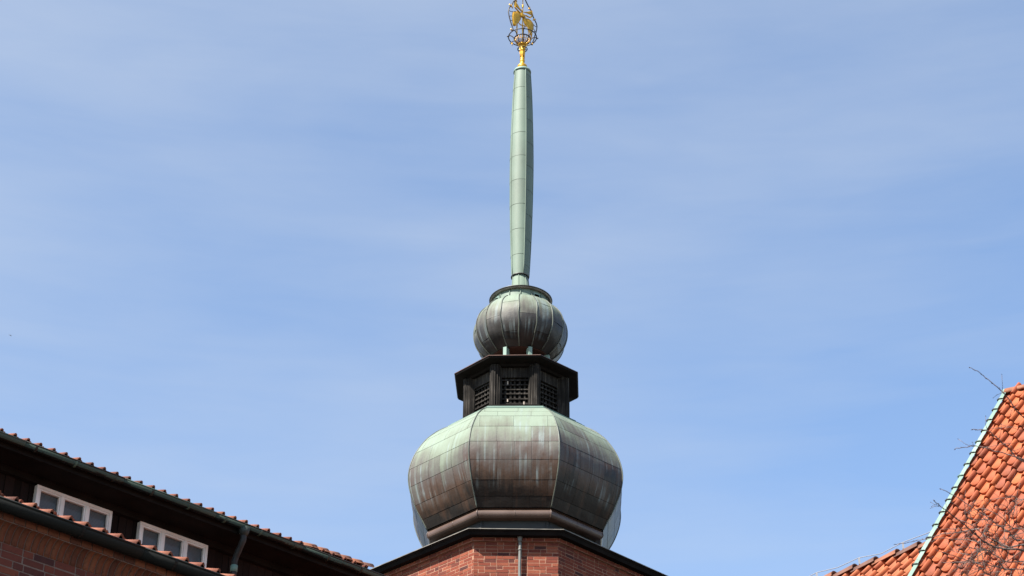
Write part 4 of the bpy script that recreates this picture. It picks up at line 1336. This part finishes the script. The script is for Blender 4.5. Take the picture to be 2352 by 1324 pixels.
for nm, (pts, w0, w1) in BR.items():
    P = [tp(*p) for p in pts]
    if pts[0][0] > 2500:                         # rooted on the trunk
        P.insert(0, trunk_at(P[0].z - 0.06))
    n = len(P)
    mb = MB()
    dense = []
    for i in range(n - 1):
        for k in range(4):
            u = k / 4
            p0, p1, p2, p3 = P[max(i - 1, 0)], P[i], P[i + 1], P[min(i + 2, n - 1)]
            q = (p1 * 2 + (p2 - p0) * u + (p0 * 2 - p1 * 5 + p2 * 4 - p3) * u * u + (p1 * 3 - p0 - p2 * 3 + p3) * u ** 3) * 0.5
            dense.append(q + V((rnd.gauss(0, .002), rnd.gauss(0, .003), rnd.gauss(0, .002))))
    dense.append(P[-1])
    nd = len(dense)
    R_ = [(w0 * (1 - (k / (nd - 1)) ** 0.8) + w1 * (k / (nd - 1)) ** 0.8) * pxr * 1.25 for k in range(nd)]
    mb.tube(dense, R_, 7)
    mb.build('branch', M['bark'] if w0 > 3.7 else M['twig'], tree)
    bud(dense[-1], dense[-1] - dense[-2], R_[-1] * 1.7)
    for k in range(3, nd - 1, 3):
        dd = dense[k + 1] - dense[k - 1]
        if k > nd * 0.45: bud(dense[k], dd + dd.cross(FW) * rnd.choice((-1, 1)) * 0.8, R_[k] * 1.25)
for p0, p1, dd, r in (((2303, 898), (2301, 861), .6, 1.1), ((2303, 902), (2282, 914), .6, 1.0), ((2268, 990), (2264, 957), 0, 1.1), ((2238, 1025), (2201, 1009), -.4, 1.0), ((2245, 1026), (2234, 1017), -.4, 1.0),
                     ((2160, 1163), (2138, 1154), -.2, 0.9), ((2158, 1164), (2138, 1168), -.2, 0.9), ((2152, 1158), (2140, 1164), -.2, 0.8), ((2177, 1176), (2172, 1152), -.1, 1.1), ((2232, 1206), (2228, 1180), .1, 1.2), ((2340, 1050), (2318, 1020), 0, 1.2),
                     ((2294, 1010), (2300, 975), 0, 1.1), ((2324, 1037), (2352, 1028), 0, 1.0), ((2263, 1028), (2352, 1016), -.2, 1.0), ((2278, 985), (2352, 978), .1, 1.0), ((2318, 962), (2338, 930), .3, 1.0), ((2298, 975), (2352, 992), .2, 1.1)):
    a, b_ = tp(*p0, dd), tp(*p1, dd)
    mid_ = a.lerp(b_, 0.5) + V((rnd.gauss(0, .006), 0, rnd.gauss(0, .006)))
    twigs.tube([a, mid_, b_], [r * pxr * 1.2, r * pxr, r * pxr * 0.8], 5)
    bud(b_, b_ - a, r * pxr * 1.5)
    bud(mid_, b_ - a, r * pxr * 1.3)
for nm, cnt in (('a', 20), ('b', 16), ('h', 10), ('i', 9), ('l', 14), ('m', 9), ('c', 4), ('j', 7), ('n', 4), ('o', 5)):
    pts = BR[nm][0]
    for k in range(cnt):
        u = rnd.uniform(0.15, 0.62 if nm in 'abhim' else 0.9) * (len(pts) - 1)
        i = int(u)
        a, b_ = tp(*pts[i]), tp(*pts[i + 1])
        p = a.lerp(b_, u - i)
        dd = (b_ - a).normalized()
        side = dd.cross(FW).normalized() * rnd.choice((-1, 1))
        sprout(p, dd * rnd.uniform(0.3, 1.0) + side * rnd.uniform(0.35, 1.0) + FW * rnd.gauss(0, .35), rnd.uniform(0.10, 0.30), rnd.uniform(1.2, 2.1) * pxr, 1 if rnd.random() < 0.6 else 0)
for k in range(16):                              # the rest of the crown, beyond the picture's edge
    z0 = TK[1].z + 0.4 + k * 0.27
    p = trunk_at(z0)
    an = k * 2.4
    dd = V((0.75 + 0.6 * math.cos(an), 0.9 * math.sin(an), 0.75)).normalized()
    ln = 1.9 - 0.07 * k
    lm = MB()
    pts, q, r = [p], p.copy(), 0.030 - 0.0012 * k
    for i in range(8):
        dd = (dd + V((rnd.gauss(0, .12), rnd.gauss(0, .12), rnd.gauss(0.03, .1)))).normalized()
        q = q + dd * ln / 8
        pts.append(q.copy())
        if i > 1:
            for _ in range(2):
                sprout(q, dd + V((abs(rnd.gauss(0, .6)), rnd.gauss(0, .6), rnd.gauss(.2, .5))), rnd.uniform(0.25, 0.6), r * 0.22, 1)
    lm.tube(pts, [r * (1 - 0.1 * i) for i in range(9)], 7)
    lm.build('branch', M['bark'], tree)
o = twigs.build('twigs', M['twig'], tree)
o['kind'] = 'stuff'
o = buds.build('buds', M['bud'], tree)
o['kind'] = 'stuff'

# ------------------------------------------------------------------ a far bird
bc = at(23.5, 770.5, 260)
mb = MB()
s_ = 0.9
mb.tube([bc + V(p) * s_ for p in ((0.13, 0.2, -0.02), (0.08, 0.12, 0.0), (0, 0, 0), (-0.06, -0.1, 0.0), (-0.12, -0.2, 0.01))], [0.01, 0.035, 0.055, 0.035, 0.008], 8)
for q in (-1, 1):
    tip = bc + V((q * 0.26, 0.0, -q * 0.075 + 0.02)) * s_
    el = bc + V((q * 0.13, -0.02, -q * 0.03 + 0.05)) * s_
    for a, b_, w1, w2_ in ((bc, el, 0.07, 0.06), (el, tip, 0.06, 0.015)):
        f = V((0, 1, 0)) * s_
        mb.box(a - f * w1 / 2 - UZ * 0.006, b_ - a, f * (w1 + w2_) / 2, UZ * 0.012)
o = mb.build('flying_bird', M['bird'])
o['label'] = 'tiny distant bird gliding in the empty sky above the dark gutter'
o['category'] = 'bird'
